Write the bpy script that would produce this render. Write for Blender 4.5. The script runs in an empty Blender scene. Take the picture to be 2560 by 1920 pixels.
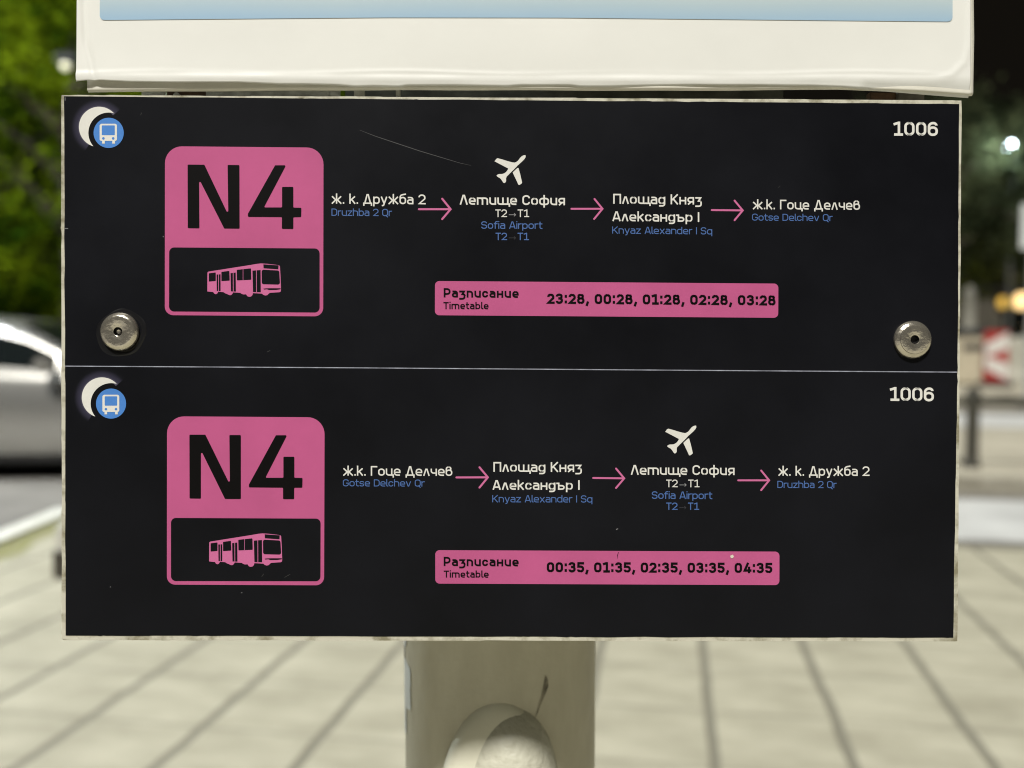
import bpy, bmesh, math, random
from mathutils import Vector, Matrix, Euler
random.seed(7)
R = math.radians

# ------------------------------------------------------------------ camera, world, sun, exposure
F_PX, HORIZON, CAM_H = 2300.0, 823.0, 1.30          # measured on the photograph (2560 x 1920)
PITCH = math.atan((960 - HORIZON) / F_PX)
sc = bpy.context.scene
COL = sc.collection
cam_d = bpy.data.cameras.new('camera')
cam_d.sensor_width = 36.0
cam_d.lens = 36.0 * F_PX / 2560.0
cam_d.clip_start, cam_d.clip_end = 0.05, 2000
cam_d.dof.use_dof = True
cam_d.dof.focus_distance = 0.636
cam_d.dof.aperture_fstop = 3.2
cam_d.dof.aperture_blades = 0
cam = bpy.data.objects.new('camera', cam_d)
cam.location = (0, 0, CAM_H)
cam.rotation_euler = (math.pi / 2 - PITCH, 0, 0)
COL.objects.link(cam)
sc.camera = cam

world = bpy.data.worlds.new('World'); sc.world = world
world.use_nodes = True
wn = world.node_tree
bg = wn.nodes['Background']
bg.inputs['Color'].default_value = (1.0, 0.84, 0.62, 1)
bg.inputs['Strength'].default_value = 0.0055

sun_d = bpy.data.lights.new('sun', 'SUN')
sun_d.energy = 4.6
sun_d.angle = R(7.0)
sun_d.color = (1.0, 0.975, 0.915)
sun = bpy.data.objects.new('sun', sun_d)
SUN_EL, SUN_AZ = R(54), R(-18)                      # high, behind the viewer and to the left
to_sun = Vector((math.sin(SUN_AZ) * math.cos(SUN_EL), -math.cos(SUN_AZ) * math.cos(SUN_EL), math.sin(SUN_EL)))
sun.rotation_euler = to_sun.to_track_quat('Z', 'Y').to_euler()
sun.location = to_sun * 30
COL.objects.link(sun)

vs = sc.view_settings
sc.display_settings.display_device = 'sRGB'
vs.view_transform = 'Standard'; vs.look = 'None'; vs.gamma = 1.0; vs.use_curve_mapping = False
vs.exposure = 0.08
try:
    sc.cycles.use_denoising = True
    sc.cycles.pixel_filter_type = 'BLACKMAN_HARRIS'; sc.cycles.filter_width = 1.1
    sc.cycles.max_bounces = 8
    sc.cycles.sample_clamp_indirect = 4.0
except Exception:
    pass

# ------------------------------------------------------------------ helpers
def ray(px, py):
    u = (px - 1280) / F_PX; v = -(py - 960) / F_PX
    return Vector((u, math.cos(PITCH) + v * math.sin(PITCH), -math.sin(PITCH) + v * math.cos(PITCH)))
def ground(px, py, z=0.0):
    d = ray(px, py); t = (z - CAM_H) / d.z
    return Vector((0, 0, CAM_H)) + d * t
def at(px, py, Y):
    d = ray(px, py)
    return Vector((0, 0, CAM_H)) + d * (Y / d.y)

def tag(o, label=None, cat=None, group=None, kind=None):
    if label: o['label'] = label
    if cat: o['category'] = cat
    if group: o['group'] = group
    if kind: o['kind'] = kind
    return o
def thing(name, label, cat, loc=(0, 0, 0), rz=0, group=None):
    o = bpy.data.objects.new(name, None)
    o.empty_display_size = 0.1
    o.location = loc; o.rotation_euler = (0, 0, rz)
    COL.objects.link(o)
    return tag(o, label, cat, group)
def obj(name, bm, m, parent=None, smooth=False, recalc=True):
    if isinstance(bm, bmesh.types.BMesh):
        if recalc: bmesh.ops.recalc_face_normals(bm, faces=bm.faces[:])
        me = bpy.data.meshes.new(name); bm.to_mesh(me); bm.free()
    else:
        me = bm
    for mm in (m if isinstance(m, (list, tuple)) else [m]): me.materials.append(mm)
    if smooth:
        for p in me.polygons: p.use_smooth = True
        try: me.set_sharp_from_angle(angle=R(40))
        except Exception: pass
    o = bpy.data.objects.new(name, me)
    COL.objects.link(o)
    if parent: o.parent = parent
    return o
def copy_tree(o, parent=None, mats=None):
    c = o.copy(); COL.objects.link(c)
    if parent: c.parent = parent
    for ch in list(o.children): copy_tree(ch, c)
    return c
def box(bm, x0, x1, y0, y1, z0, z1, mi=0, bev=0):
    vs_ = [bm.verts.new((x, y, z)) for z in (z0, z1) for (x, y) in ((x0, y0), (x1, y0), (x1, y1), (x0, y1))]
    fs = [bm.faces.new([vs_[i] for i in q]) for q in ((3, 2, 1, 0), (4, 5, 6, 7), (0, 1, 5, 4), (1, 2, 6, 5), (2, 3, 7, 6), (3, 0, 4, 7))]
    for f in fs: f.material_index = mi
    if bev:
        es = list({e for f in fs for e in f.edges})
        bmesh.ops.bevel(bm, geom=es, offset=bev, segments=2, affect='EDGES', clamp_overlap=True)
def lathe(bm, prof, n=32, c=(0, 0, 0), axis='Z', mi=0, cap=True):
    c = Vector(c); rings = []
    for (r, z) in prof:
        ring = []
        for k in range(n):
            a = 2 * math.pi * k / n
            if axis == 'Z': v = Vector((r * math.cos(a), r * math.sin(a), z))
            elif axis == 'Y': v = Vector((r * math.cos(a), z, r * math.sin(a)))
            else: v = Vector((z, r * math.cos(a), r * math.sin(a)))
            ring.append(bm.verts.new(c + v))
        rings.append(ring)
    for a, b in zip(rings, rings[1:]):
        for k in range(n):
            f = bm.faces.new((a[k], a[(k + 1) % n], b[(k + 1) % n], b[k])); f.material_index = mi
    if cap:
        for ring in (rings[0], rings[-1]):
            try: bm.faces.new(ring).material_index = mi
            except ValueError: pass
def tube(bm, pts, r, n=10, mi=0):
    pts = [Vector(p) for p in pts]
    rr = r if isinstance(r, (list, tuple)) else [r] * len(pts)
    rings = []
    for i, p in enumerate(pts):
        d = (pts[min(i + 1, len(pts) - 1)] - pts[max(i - 1, 0)]).normalized()
        a = d.orthogonal().normalized() if abs(d.z) > .9 else d.cross(Vector((0, 0, 1))).normalized()
        b = d.cross(a)
        rings.append([bm.verts.new(p + (a * math.cos(2 * math.pi * k / n) + b * math.sin(2 * math.pi * k / n)) * rr[i]) for k in range(n)])
    for a, b in zip(rings, rings[1:]):
        for k in range(n):
            bm.faces.new((a[k], a[(k + 1) % n], b[(k + 1) % n], b[k])).material_index = mi
    for ring in (rings[0], rings[-1]):
        bm.faces.new(ring).material_index = mi

def mat(name, col, rough=0.6, metal=0.0, var=0.0, vscale=20.0, bump=0.0, bscale=200.0, spec=0.5, col2=None, coat=0.0, vstretch=None, sharp=(0.35, 0.65), rvar=0.0):
    m = bpy.data.materials.new(name); m.use_nodes = True
    nt = m.node_tree; b = nt.nodes['Principled BSDF']
    b.inputs['Base Color'].default_value = (*col, 1)
    b.inputs['Roughness'].default_value = rough
    b.inputs['Metallic'].default_value = metal
    b.inputs['Specular IOR Level'].default_value = spec
    if coat:
        b.inputs['Coat Weight'].default_value = coat; b.inputs['Coat Roughness'].default_value = 0.06
    tc = nt.nodes.new('ShaderNodeTexCoord')
    src = tc.outputs['Object']
    if vstretch:
        mp = nt.nodes.new('ShaderNodeMapping'); mp.inputs['Scale'].default_value = vstretch
        nt.links.new(src, mp.inputs['Vector']); src = mp.outputs['Vector']
    if var or col2:
        n = nt.nodes.new('ShaderNodeTexNoise'); n.inputs['Scale'].default_value = vscale
        n.inputs['Detail'].default_value = 5; n.inputs['Roughness'].default_value = 0.6
        nt.links.new(src, n.inputs['Vector'])
        r = nt.nodes.new('ShaderNodeValToRGB')
        c2 = col2 if col2 else tuple(c * (1 - var) for c in col)
        c1 = col if col2 else tuple(min(1, c * (1 + var)) for c in col)
        r.color_ramp.elements[0].color = (*c2, 1); r.color_ramp.elements[0].position = sharp[0]
        r.color_ramp.elements[1].color = (*c1, 1); r.color_ramp.elements[1].position = sharp[1]
        nt.links.new(n.outputs['Fac'], r.inputs['Fac'])
        nt.links.new(r.outputs['Color'], b.inputs['Base Color'])
        if rvar:
            mr = nt.nodes.new('ShaderNodeMapRange')
            mr.inputs['To Min'].default_value = rough - rvar; mr.inputs['To Max'].default_value = rough + rvar
            nt.links.new(n.outputs['Fac'], mr.inputs['Value']); nt.links.new(mr.outputs['Result'], b.inputs['Roughness'])
    if bump:
        n2 = nt.nodes.new('ShaderNodeTexNoise'); n2.inputs['Scale'].default_value = bscale
        n2.inputs['Detail'].default_value = 4
        nt.links.new(tc.outputs['Object'], n2.inputs['Vector'])
        bp = nt.nodes.new('ShaderNodeBump'); bp.inputs['Strength'].default_value = 1.0
        bp.inputs['Distance'].default_value = bump
        nt.links.new(n2.outputs['Fac'], bp.inputs['Height']); nt.links.new(bp.outputs['Normal'], b.inputs['Normal'])
    return m
def emit(name, col, s):
    m = bpy.data.materials.new(name); m.use_nodes = True
    b = m.node_tree.nodes['Principled BSDF']
    b.inputs['Base Color'].default_value = (*col, 1)
    b.inputs['Emission Color'].default_value = (*col, 1); b.inputs['Emission Strength'].default_value = s
    return m

M = {}
M['vinyl'] = mat('black_vinyl', (0.0045, 0.0048, 0.0068), 0.40, var=0.28, vscale=6, bump=0.00006, bscale=60, spec=0.14, rvar=.12)
M['deep_black'] = mat('black_ink', (0.0030, 0.0026, 0.0028), 0.5, spec=0.10)
M['pink'] = mat('pink_print', (0.450, 0.086, 0.222), 0.45, var=0.06, vscale=14, spec=0.3)
M['pink_line'] = mat('pink_line_print', (0.53, 0.130, 0.295), 0.45, spec=0.3)
M['white_ink'] = mat('white_print', (0.66, 0.65, 0.61), 0.5, var=0.04, vscale=30, spec=0.3)
M['grey_ink'] = mat('grey_print', (0.24, 0.24, 0.25), 0.5, spec=0.3)
M['dim_ink'] = mat('dim_print', (0.030, 0.030, 0.036), 0.5, spec=0.3)
M['blue'] = mat('blue_print', (0.062, 0.205, 0.56), 0.45, var=0.05, vscale=30, spec=0.3)
M['blue_ink'] = mat('blue_text_print', (0.066, 0.138, 0.36), 0.5, spec=0.3)
M['line_ink'] = mat('pale_line_print', (0.26, 0.27, 0.33), 0.5, var=.4, vscale=60, spec=0.3)
M['scratch'] = mat('scratch_mark', (0.052, 0.052, 0.052), 0.5)
M['nick'] = mat('bare_nick', (0.62, 0.58, 0.48), 0.6)
M['board_edge'] = mat('aged_board_white', (0.52, 0.50, 0.41), 0.55, col2=(0.22, 0.20, 0.13), vscale=60, sharp=(0.33, 0.52), bump=0.0006, bscale=160)
M['steel'] = mat('bolt_steel', (0.66, 0.61, 0.51), 0.20, metal=0.88, var=0.10, vscale=120, bump=0.00025, bscale=420)
M['socket'] = mat('socket_dark', (0.012, 0.011, 0.010), 0.5)
M['galv'] = mat('galvanised_steel', (0.70, 0.72, 0.69), 0.5, metal=0.1, var=0.3, vscale=70, bump=0.001, bscale=80)
M['rusty'] = mat('rusty_steel', (0.10, 0.055, 0.03), 0.8, var=0.5, vscale=80)
M['paint_pole'] = mat('pole_paint', (0.64, 0.61, 0.48), 0.55, col2=(0.47, 0.44, 0.33), vscale=11, bump=0.0008, bscale=60, vstretch=(1, 1, .35), rvar=.1)
M['paint_rough'] = mat('lumpy_paint', (0.56, 0.55, 0.45), 0.5, col2=(0.48, 0.465, 0.375), vscale=30, bump=0.0020, bscale=130)
M['asphalt'] = mat('worn_asphalt', (0.20, 0.19, 0.17), 0.75, col2=(0.14, 0.132, 0.118), vscale=2.2, bump=0.004, bscale=90)
M['kerb'] = mat('kerb_concrete', (0.33, 0.31, 0.25), 0.8, col2=(0.20, 0.185, 0.14), vscale=6)
M['white_kerb'] = mat('white_painted_kerb', (0.74, 0.74, 0.68), 0.6, col2=(0.55, 0.55, 0.48), vscale=5)
M['marking'] = mat('white_road_paint', (0.62, 0.63, 0.61), 0.6, col2=(0.44, 0.445, 0.43), vscale=1.5)
M['plaza'] = mat('island_concrete', (0.46, 0.43, 0.34), 0.8, col2=(0.34, 0.315, 0.245), vscale=1.2)

# paving slabs with dark, uneven joints
def paving_mat():
    m = bpy.data.materials.new('paving_slabs'); m.use_nodes = True
    nt = m.node_tree; b = nt.nodes['Principled BSDF']; L = nt.links.new
    tc = nt.nodes.new('ShaderNodeTexCoord')
    sep = nt.nodes.new('ShaderNodeSeparateXYZ'); L(tc.outputs['Object'], sep.inputs[0])
    wob = nt.nodes.new('ShaderNodeTexNoise'); wob.inputs['Scale'].default_value = 3.0; wob.inputs['Detail'].default_value = 3
    L(tc.outputs['Object'], wob.inputs['Vector'])
    def math_(op, a, bb=None, cc=None):
        n = nt.nodes.new('ShaderNodeMath'); n.operation = op
        for i, v in enumerate((a, bb, cc)):
            if v is None: continue
            if isinstance(v, (int, float)): n.inputs[i].default_value = v
            else: L(v, n.inputs[i])
        return n.outputs[0]
    w = math_('MULTIPLY', math_('SUBTRACT', wob.outputs['Fac'], 0.5), 0.030)
    def joint(co, size, width):
        x = math_('ADD', co, w)
        fr = math_('PINGPONG', math_('ADD', x, 100 * size), size / 2)     # 0 at a joint
        mr = nt.nodes.new('ShaderNodeMapRange'); mr.interpolation_type = 'SMOOTHSTEP'
        L(fr, mr.inputs['Value']); mr.inputs['From Min'].default_value = width * .45; mr.inputs['From Max'].default_value = width
        mr.inputs['To Min'].default_value = 1; mr.inputs['To Max'].default_value = 0
        return mr.outputs['Result']
    jx = joint(sep.outputs['X'], 0.41, 0.024)
    jy = math_('MULTIPLY', joint(sep.outputs['Y'], 0.41, 0.014), 0.42)
    j = math_('MAXIMUM', jx, jy)
    n1 = nt.nodes.new('ShaderNodeTexNoise'); n1.inputs['Scale'].default_value = 2.6; n1.inputs['Detail'].default_value = 6; n1.inputs['Roughness'].default_value = .62
    mp = nt.nodes.new('ShaderNodeMapping'); mp.inputs['Scale'].default_value = (1, 2.2, 1)
    L(tc.outputs['Object'], mp.inputs['Vector']); L(mp.outputs['Vector'], n1.inputs['Vector'])
    r1 = nt.nodes.new('ShaderNodeValToRGB')
    r1.color_ramp.elements[0].position = .30; r1.color_ramp.elements[0].color = (0.300, 0.284, 0.210, 1)
    r1.color_ramp.elements[1].position = .68; r1.color_ramp.elements[1].color = (0.475, 0.455, 0.350, 1)
    L(n1.outputs['Fac'], r1.inputs['Fac'])
    mx = nt.nodes.new('ShaderNodeMix'); mx.data_type = 'RGBA'
    L(j, mx.inputs['Factor']); L(r1.outputs['Color'], mx.inputs['A']); mx.inputs['B'].default_value = (0.200, 0.190, 0.145, 1)
    L(mx.outputs['Result'], b.inputs['Base Color'])
    b.inputs['Roughness'].default_value = .75
    bp = nt.nodes.new('ShaderNodeBump'); bp.inputs['Distance'].default_value = .004
    L(math_('SUBTRACT', 1.0, j), bp.inputs['Height']); L(bp.outputs['Normal'], b.inputs['Normal'])
    return m
M['paving'] = paving_mat()

# ------------------------------------------------------------------ the setting: ground, pavement, kerbs, island
PAV_A = R(9.82)                                     # paving joints run 9.8 degrees right of the view
E1 = Vector((math.sin(PAV_A), math.cos(PAV_A), 0)); E2 = Vector((math.cos(PAV_A), -math.sin(PAV_A), 0))
def pav(a, b, z=0): return E1 * a + E2 * b + Vector((0, 0, z))
def prism(bm, pts, z0, z1, mi=0):
    lo = [bm.verts.new((p[0], p[1], z0)) for p in pts]; hi = [bm.verts.new((p[0], p[1], z1)) for p in pts]
    n = len(pts)
    bm.faces.new(hi).material_index = mi; bm.faces.new(lo[::-1]).material_index = mi
    for i in range(n): bm.faces.new((lo[i], lo[(i + 1) % n], hi[(i + 1) % n], hi[i])).material_index = mi
ROAD_Z = -0.12
bm = bmesh.new()
s = 600
bm.faces.new([bm.verts.new((x, y, ROAD_Z)) for x, y in ((-s, -s), (s, -s), (s, s), (-s, s))])
tag(obj('road', bm, M['asphalt']), kind='structure')

FRONT = 5.80                                        # distance of the pavement's far kerb, along the joints
LEFT_X = -3.07
def front_at(x, a): return ((a - E1.x * x) / E1.y)
org = ground(1788, 1920)
pts = [(LEFT_X, -14), (14, -14), (14, front_at(14, FRONT)), (LEFT_X, front_at(LEFT_X, FRONT))]
bm = bmesh.new()
inv = Matrix.Translation(org) @ Matrix.Rotation(-PAV_A, 4, 'Z'); invi = inv.inverted()
prism(bm, [invi @ Vector((x, y, 0)) for x, y in pts], ROAD_Z - .05, 0)
pv = obj('pavement', bm, M['paving']); pv.matrix_world = inv
tag(pv, kind='structure')
bm = bmesh.new()
k = 0.0
x0, x1 = LEFT_X - .15, 14
for i in range(17):                                 # far kerb stones
    a = -3.5 + i * 1.0
    p0, p1 = a + .006, a + .994
    q = [pav(FRONT + .002, p0), pav(FRONT + .002, p1), pav(FRONT + .125, p1), pav(FRONT + .125, p0)]
    if q[0].x < LEFT_X - .2: continue
    prism(bm, q, ROAD_Z - .05, 0.006)
tag(obj('kerb', bm, mat('dark_kerb', (.20, .19, .155), .8, col2=(.12, .115, .09), vscale=5)), kind='structure')
bm = bmesh.new()
for i in range(21):
    y0 = -14 + i * 1.0; y1 = min(y0 + .994, front_at(LEFT_X, FRONT) + .02)
    if y1 - y0 > .1: prism(bm, [(LEFT_X - .15, y0), (LEFT_X - .003, y0), (LEFT_X - .003, y1), (LEFT_X - .15, y1)], ROAD_Z - .05, 0.035)
tag(obj('white_kerb', bm, M['white_kerb']), kind='structure')
bm = bmesh.new()
rr_ = random.Random(5); prev = None
for i in range(60):
    y = -2 + i * .14
    w_ = .10 + .10 * rr_.random() + .05 * math.sin(i * .4)
    v = (bm.verts.new((LEFT_X - .001, y, .004)), bm.verts.new((LEFT_X + w_, y, .004)))
    if prev: bm.faces.new((prev[0], prev[1], v[1], v[0]))
    prev = v
tag(obj('moss', bm, mat('moss_green', (.22, .23, .07), .9, col2=(.26, .24, .15), vscale=5)), 'thin yellow green moss along the white kerb', 'moss', kind='stuff')
# broad worn white marking on the road beyond the pavement
bm = bmesh.new()
q = [pav(6.55, -1.5), pav(6.55, 14), pav(8.15, 14), pav(8.15, -1.5)]
bm.faces.new([bm.verts.new((p.x, p.y, ROAD_Z + .004)) for p in q])
tag(obj('road_marking', bm, M['marking']), kind='structure')
# traffic island and the far pavement
ISL = 8.45
bm = bmesh.new()
prism(bm, [pav(ISL + .18, .4), pav(ISL + .18, 40), pav(13.0, 40), pav(13.0, .4)], ROAD_Z - .05, 0)
tag(obj('island_pavement', bm, M['plaza']), kind='structure')
bm = bmesh.new()
for i in range(14):
    prism(bm, [pav(ISL, .4 + i + .005), pav(ISL, .4 + i + .995), pav(ISL + .178, .4 + i + .995), pav(ISL + .178, .4 + i + .005)], ROAD_Z - .05, 0.008)
tag(obj('island_kerb', bm, M['kerb']), kind='structure')
bm = bmesh.new()
prism(bm, [pav(17.5, -2), pav(17.5, 60), pav(70, 60), pav(70, -2)], ROAD_Z - .05, -0.01)
tag(obj('far_pavement', bm, M['plaza']), kind='structure')
bm = bmesh.new()
q = [pav(14.2, 0), pav(14.2, 40), pav(16.4, 40), pav(16.4, 0)]
bm.faces.new([bm.verts.new((p.x, p.y, ROAD_Z + .004)) for p in q])
tag(obj('road_marking', bm, M['marking']), kind='structure')
# raised planting bed under the trees beyond the parked cars
bm = bmesh.new()
prism(bm, [(-30, 15.0), (-2.2, 14.0), (-2.2, 40), (-30, 40)], ROAD_Z - .05, 0.04)
tag(obj('planting_bed', bm, mat('bed_soil', (0.05, 0.05, 0.025), 0.9, var=.4, vscale=3)), kind='structure')

# ------------------------------------------------------------------ the black timetable board
B_C = Vector((0.00012208612, 0.63470402, 1.27193701))
B_M = Matrix.Translation(B_C) @ Euler((math.pi / 2 - 0.0500005, 0.00398244, 0.00767131), 'XYZ').to_matrix().to_4x4()
B_I = B_M.inverted()
def loc(px, py, dz=0.0):
    """a point of the photographed board in the board's own plane (metres)"""
    o = B_I @ Vector((0, 0, CAM_H)); d = B_I.to_3x3() @ ray(px, py)
    t = (dz - o.z) / d.z
    return o + d * t
MPP = 0.62 / 2250.0                                  # metres per photo pixel on the board

board = thing('timetable_board', 'black bus timetable board with two pink N4 route badges, bolted to the pole', 'sign')
board.matrix_world = B_M

class Ink:
    """flat printed shapes on the board; each shape lies a hair above the one before"""
    def __init__(s, z): s.bm = bmesh.new(); s.z = s.z0 = z
    def poly(s, pts, mi=0):
        vs_ = [s.bm.verts.new((lambda q: (q.x, q.y, s.z))(loc(*p))) for p in pts]
        f = s.bm.faces.new(vs_)
        f.material_index = mi
        bmesh.ops.triangulate(s.bm, faces=[f])
        s.z += 8.0e-6
    def stroke(s, pts, w, closed=False, mi=0):
        """a ribbon of width w (pixels) with mitred joins"""
        p = [Vector((a, b)) for a, b in pts]; n = len(p)
        if n < 2: return
        left, right = [], []
        for i in range(n):
            a = p[i - 1] if (i > 0 or closed) else None
            c = p[(i + 1) % n] if (i < n - 1 or closed) else None
            d1 = (p[i] - a).normalized() if a is not None else None
            d2 = (c - p[i]).normalized() if c is not None else None
            if d1 is None: d1 = d2
            if d2 is None: d2 = d1
            t = (d1 + d2)
            t = t.normalized() if t.length > 1e-6 else d1
            nn = Vector((-t.y, t.x)); kk = max(0.45, nn.dot(Vector((-d1.y, d1.x))))
            wi = (w[i] if isinstance(w, (list, tuple)) else w) / 2 / kk
            left.append(p[i] + nn * wi); right.append(p[i] - nn * wi)
        mk = lambda q: s.bm.verts.new((lambda v: (v.x, v.y, s.z))(loc(q.x, q.y)))
        lv = [mk(q) for q in left]; rv = [mk(q) for q in right]
        for i in range(n if closed else n - 1):
            j = (i + 1) % n
            s.bm.faces.new((lv[i], lv[j], rv[j], rv[i])).material_index = mi
        s.z += 8.0e-6
    def build(s, name, m, parent):
        for f in s.bm.faces:
            f.normal_update()
            if f.normal.z < 0: f.normal_flip()
        return obj(name, s.bm, m, parent, recalc=False)

def rounded(points, closed=False, seg=5):
    """points: (x, y[, r]) -> polyline with each corner rounded by r"""
    n = len(points); out = []
    for i, q in enumerate(points):
        p = Vector(q[:2]); r = q[2] if len(q) > 2 else 0
        if r <= 0 or (not closed and i in (0, n - 1)): out.append((p.x, p.y)); continue
        a = Vector(points[i - 1][:2]); c = Vector(points[(i + 1) % n][:2])
        d1 = (a - p); d2 = (c - p)
        ang = d1.angle(d2)
        if ang > 3.1: out.append((p.x, p.y)); continue
        tl = min(r / math.tan(ang / 2), d1.length * .999, d2.length * .999)
        rr = tl * math.tan(ang / 2)
        d1.normalize(); d2.normalize()
        cen = p + (d1 + d2).normalized() * (rr / math.sin(ang / 2))
        s0 = p + d1 * tl; s1 = p + d2 * tl
        a0 = math.atan2(s0.y - cen.y, s0.x - cen.x); a1 = math.atan2(s1.y - cen.y, s1.x - cen.x)
        da = (a1 - a0 + math.pi) % (2 * math.pi) - math.pi
        for k_ in range(seg + 1):
            t = a0 + da * k_ / seg
            out.append((cen.x + rr * math.cos(t), cen.y + rr * math.sin(t)))
    res = [out[0]]
    for q in out[1:]:
        if (q[0] - res[-1][0]) ** 2 + (q[1] - res[-1][1]) ** 2 > 1e-8: res.append(q)
    if closed and (res[0][0] - res[-1][0]) ** 2 + (res[0][1] - res[-1][1]) ** 2 < 1e-8: res.pop()
    return res

# --- a stroked alphabet with the Bulgarian letter forms; height of a capital = 1, x-height .74
XH, AS, DE = 0.745, 1.03, -0.24
def glyph(ch, w):
    h = w / 2; T = 1 - h; B = h; X = XH - h; D = DE + h
    q = .21; q2 = .24
    def o_(W, top=X, bot=B, r=q): return (rounded([(h, bot, r), (W - h, bot, r), (W - h, top, r), (h, top, r)], True), True)
    def P(*pts): return (rounded(list(pts)), False)
    W = .565
    if ch in 'оo': return W, [o_(W)]
    if ch in 'сc': return .53, [P((.53 - h, X - .2), (.53 - h, X, q - .02), (h, X, q), (h, B, q), (.53 - h, B, q - .02), (.53 - h, B + .2))]
    if ch in 'еe': return W, [P((W - h * .9, B), (h, B, q), (h, X, q), (W - h, X, q), (W - h, .35), (h, .35))]
    if ch in 'аa': return .54, [P((.07, X), (.54 - h, X, q - .03), (.54 - h, 0)), P((.54 - h, .43), (h, .43, .15), (h, B, .15), (.54 - h, B))]
    if ch == 'к' or ch == 'k': return .53, [P((h, 0), (h, AS)), P((h, .31), (.50 - h * .4, XH)), P((.20, .44), (.53 - h * .7, 0))]
    if ch in 'КK': return .62, [P((h, 0), (h, 1)), P((h, .38), (.60 - h * .5, 1)), P((.22, .54), (.62 - h * .7, 0))]
    if ch == 'ж': return .86, [P((.43, 0), (.43, AS)), P((h * .9, XH), (.36, .38), (h * .7, 0)), P((.86 - h * .9, XH), (.50, .38), (.86 - h * .7, 0)), P((.36, .38), (.50, .38))]
    if ch == 'Д': return .76, [P((.15, B), (.335, T), (.425, T), (.61, B)), P((h, -.19), (h, B), (.76 - h, B), (.76 - h, -.19))]
    if ch == 'Л': return .64, [P((h * .8, 0), (.275, T), (.365, T), (.64 - h * .8, 0))]
    if ch == 'л': return .54, [P((h * .8, 0), (.225, X), (.315, X), (.54 - h * .8, 0))]
    if ch in 'АA': return .66, [P((h * .8, 0), (.285, T), (.375, T), (.66 - h * .8, 0)), P((.13, .27), (.53, .27))]
    if ch in 'рp': return W, [P((h, DE), (h, XH)), o_(W)]
    if ch == 'q': return W, [P((W - h, DE), (W - h, XH)), o_(W)]
    if ch == 'b': return W, [P((h, 0), (h, AS)), o_(W)]
    if ch == 'd': return W, [P((W - h, 0), (W - h, AS)), o_(W)]
    if ch in 'уy': return .55, [P((h * .8, XH), (.29, .03)), P((.55 - h * .8, XH), (.24, D + .04, .05), (.10, D))]
    if ch == 'v': return .55, [P((h * .8, XH), (.245, B), (.305, B), (.55 - h * .8, XH))]
    if ch == 'x': return .55, [P((h * .8, XH), (.55 - h * .8, 0)), P((.55 - h * .8, XH), (h * .8, 0))]
    if ch == 'z': return .52, [P((.02, X), (.52 - h, X), (h, B), (.52, B))]
    if ch == 'б': return W, [o_(W), P((h, .4), (h, .93, .26), (.30, .97), (W - .03, 1.02))]
    if ch in 'тm': return .90, [P((h, 0), (h, XH)), P((h, X), (.45, X, .17), (.45, 0)), P((.45 - h, X), (.90 - h, X, .19), (.90 - h, 0))]
    if ch in 'пn': return W, [P((h, 0), (h, XH)), P((h, X), (W - h, X, q), (W - h, 0))]
    if ch in 'иu': return W, [P((h, XH), (h, B, q), (W - h, B)), P((W - h, 0), (W - h, XH))]
    if ch == 'ц': return .60, [P((h, XH), (h, B, q), (.55, B), (.64 - h * .3, B), (.64 - h * .3, -.19)), P((W - h, 0), (W - h, XH))]
    if ch == 'щ': return .93, [P((h, XH), (h, B, .17), (.45, B)), P((.45, 0), (.45, XH)), P((.45, B), (.97 - h * .3, B), (.97 - h * .3, -.19)), P((.90 - h, 0), (.90 - h, XH))]
    if ch == 'ф': return .80, [P((.40, DE), (.40, AS)), o_(.80)]
    if ch == 'я': return .55, [P((.55 - h, 0), (.55 - h, XH)), P((.55 - h, X), (h, X, .17), (h, .27, .17), (.55 - h, .27)), P((.30, .27), (h * .9, 0))]
    if ch == 'П': return .64, [P((h, 0), (h, T), (.64 - h, T), (.64 - h, 0))]
    if ch == 'д': return W, [o_(W), P((W - h, XH), (W - h, D, .18), (.07, D))]
    if ch == 'н': return W, [P((h, 0), (h, XH)), P((W - h, 0), (W - h, XH)), P((h, .38), (W - h, .38))]
    if ch == 'з': return .54, [P((.02, X), (.50 - h, X), (.27, .36), (.40, .34, .10), (.54 - h, .30, .16), (.54 - h, D, .19), (.02, D))]
    if ch == 'ъ': return .66, [P((0, X), (.18, X), (.18, 0)), P((.18, .43), (.66 - h, .43, .17), (.66 - h, B, .17), (.18, B))]
    if ch == 'I': return w, [P((h, 0), (h, 1))]
    if ch == 'l': return w + .06, [P((h, AS), (h, B, .10), (w + .10, B))]
    if ch == 'i': return w, [P((h, 0), (h, XH)), P((h, .90), (h, 1.04))]
    if ch == 'Г': return .54, [P((h, 0), (h, T), (.54, T))]
    if ch == 'ч': return .54, [P((h, XH), (h, .29, .2), (.54 - h, .29)), P((.54 - h, 0), (.54 - h, XH))]
    if ch == 'в': return .57, [P((h, .30), (h, T, .22), (.50 - h, T, .19), (.50 - h, .60, .12), (h + .10, .58)), o_(.57, top=.60)]
    if ch == 'Р' or ch == 'P': return .60, [P((h, 0), (h, 1)), P((h, T), (.60 - h, T, .22), (.60 - h, .37, .22), (h, .37))]
    if ch in 'СC': return .62, [P((.62 - h, T - .23), (.62 - h, T, q2 - .02), (h, T, q2), (h, B, q2), (.62 - h, B, q2 - .02), (.62 - h, B + .23))]
    if ch == 'G': return .63, [P((.63 - h, T - .23), (.63 - h, T, q2 - .02), (h, T, q2), (h, B, q2), (.63 - h, B, q2), (.63 - h, .46), (.34, .46))]
    if ch == 'S': return .60, [P((.60 - h, T - .2), (.60 - h, T, .19), (h, T, .21), (h, .53, .19), (.60 - h, .50, .20), (.60 - h, B, .21), (h, B, .19), (h, B + .2))]
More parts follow.
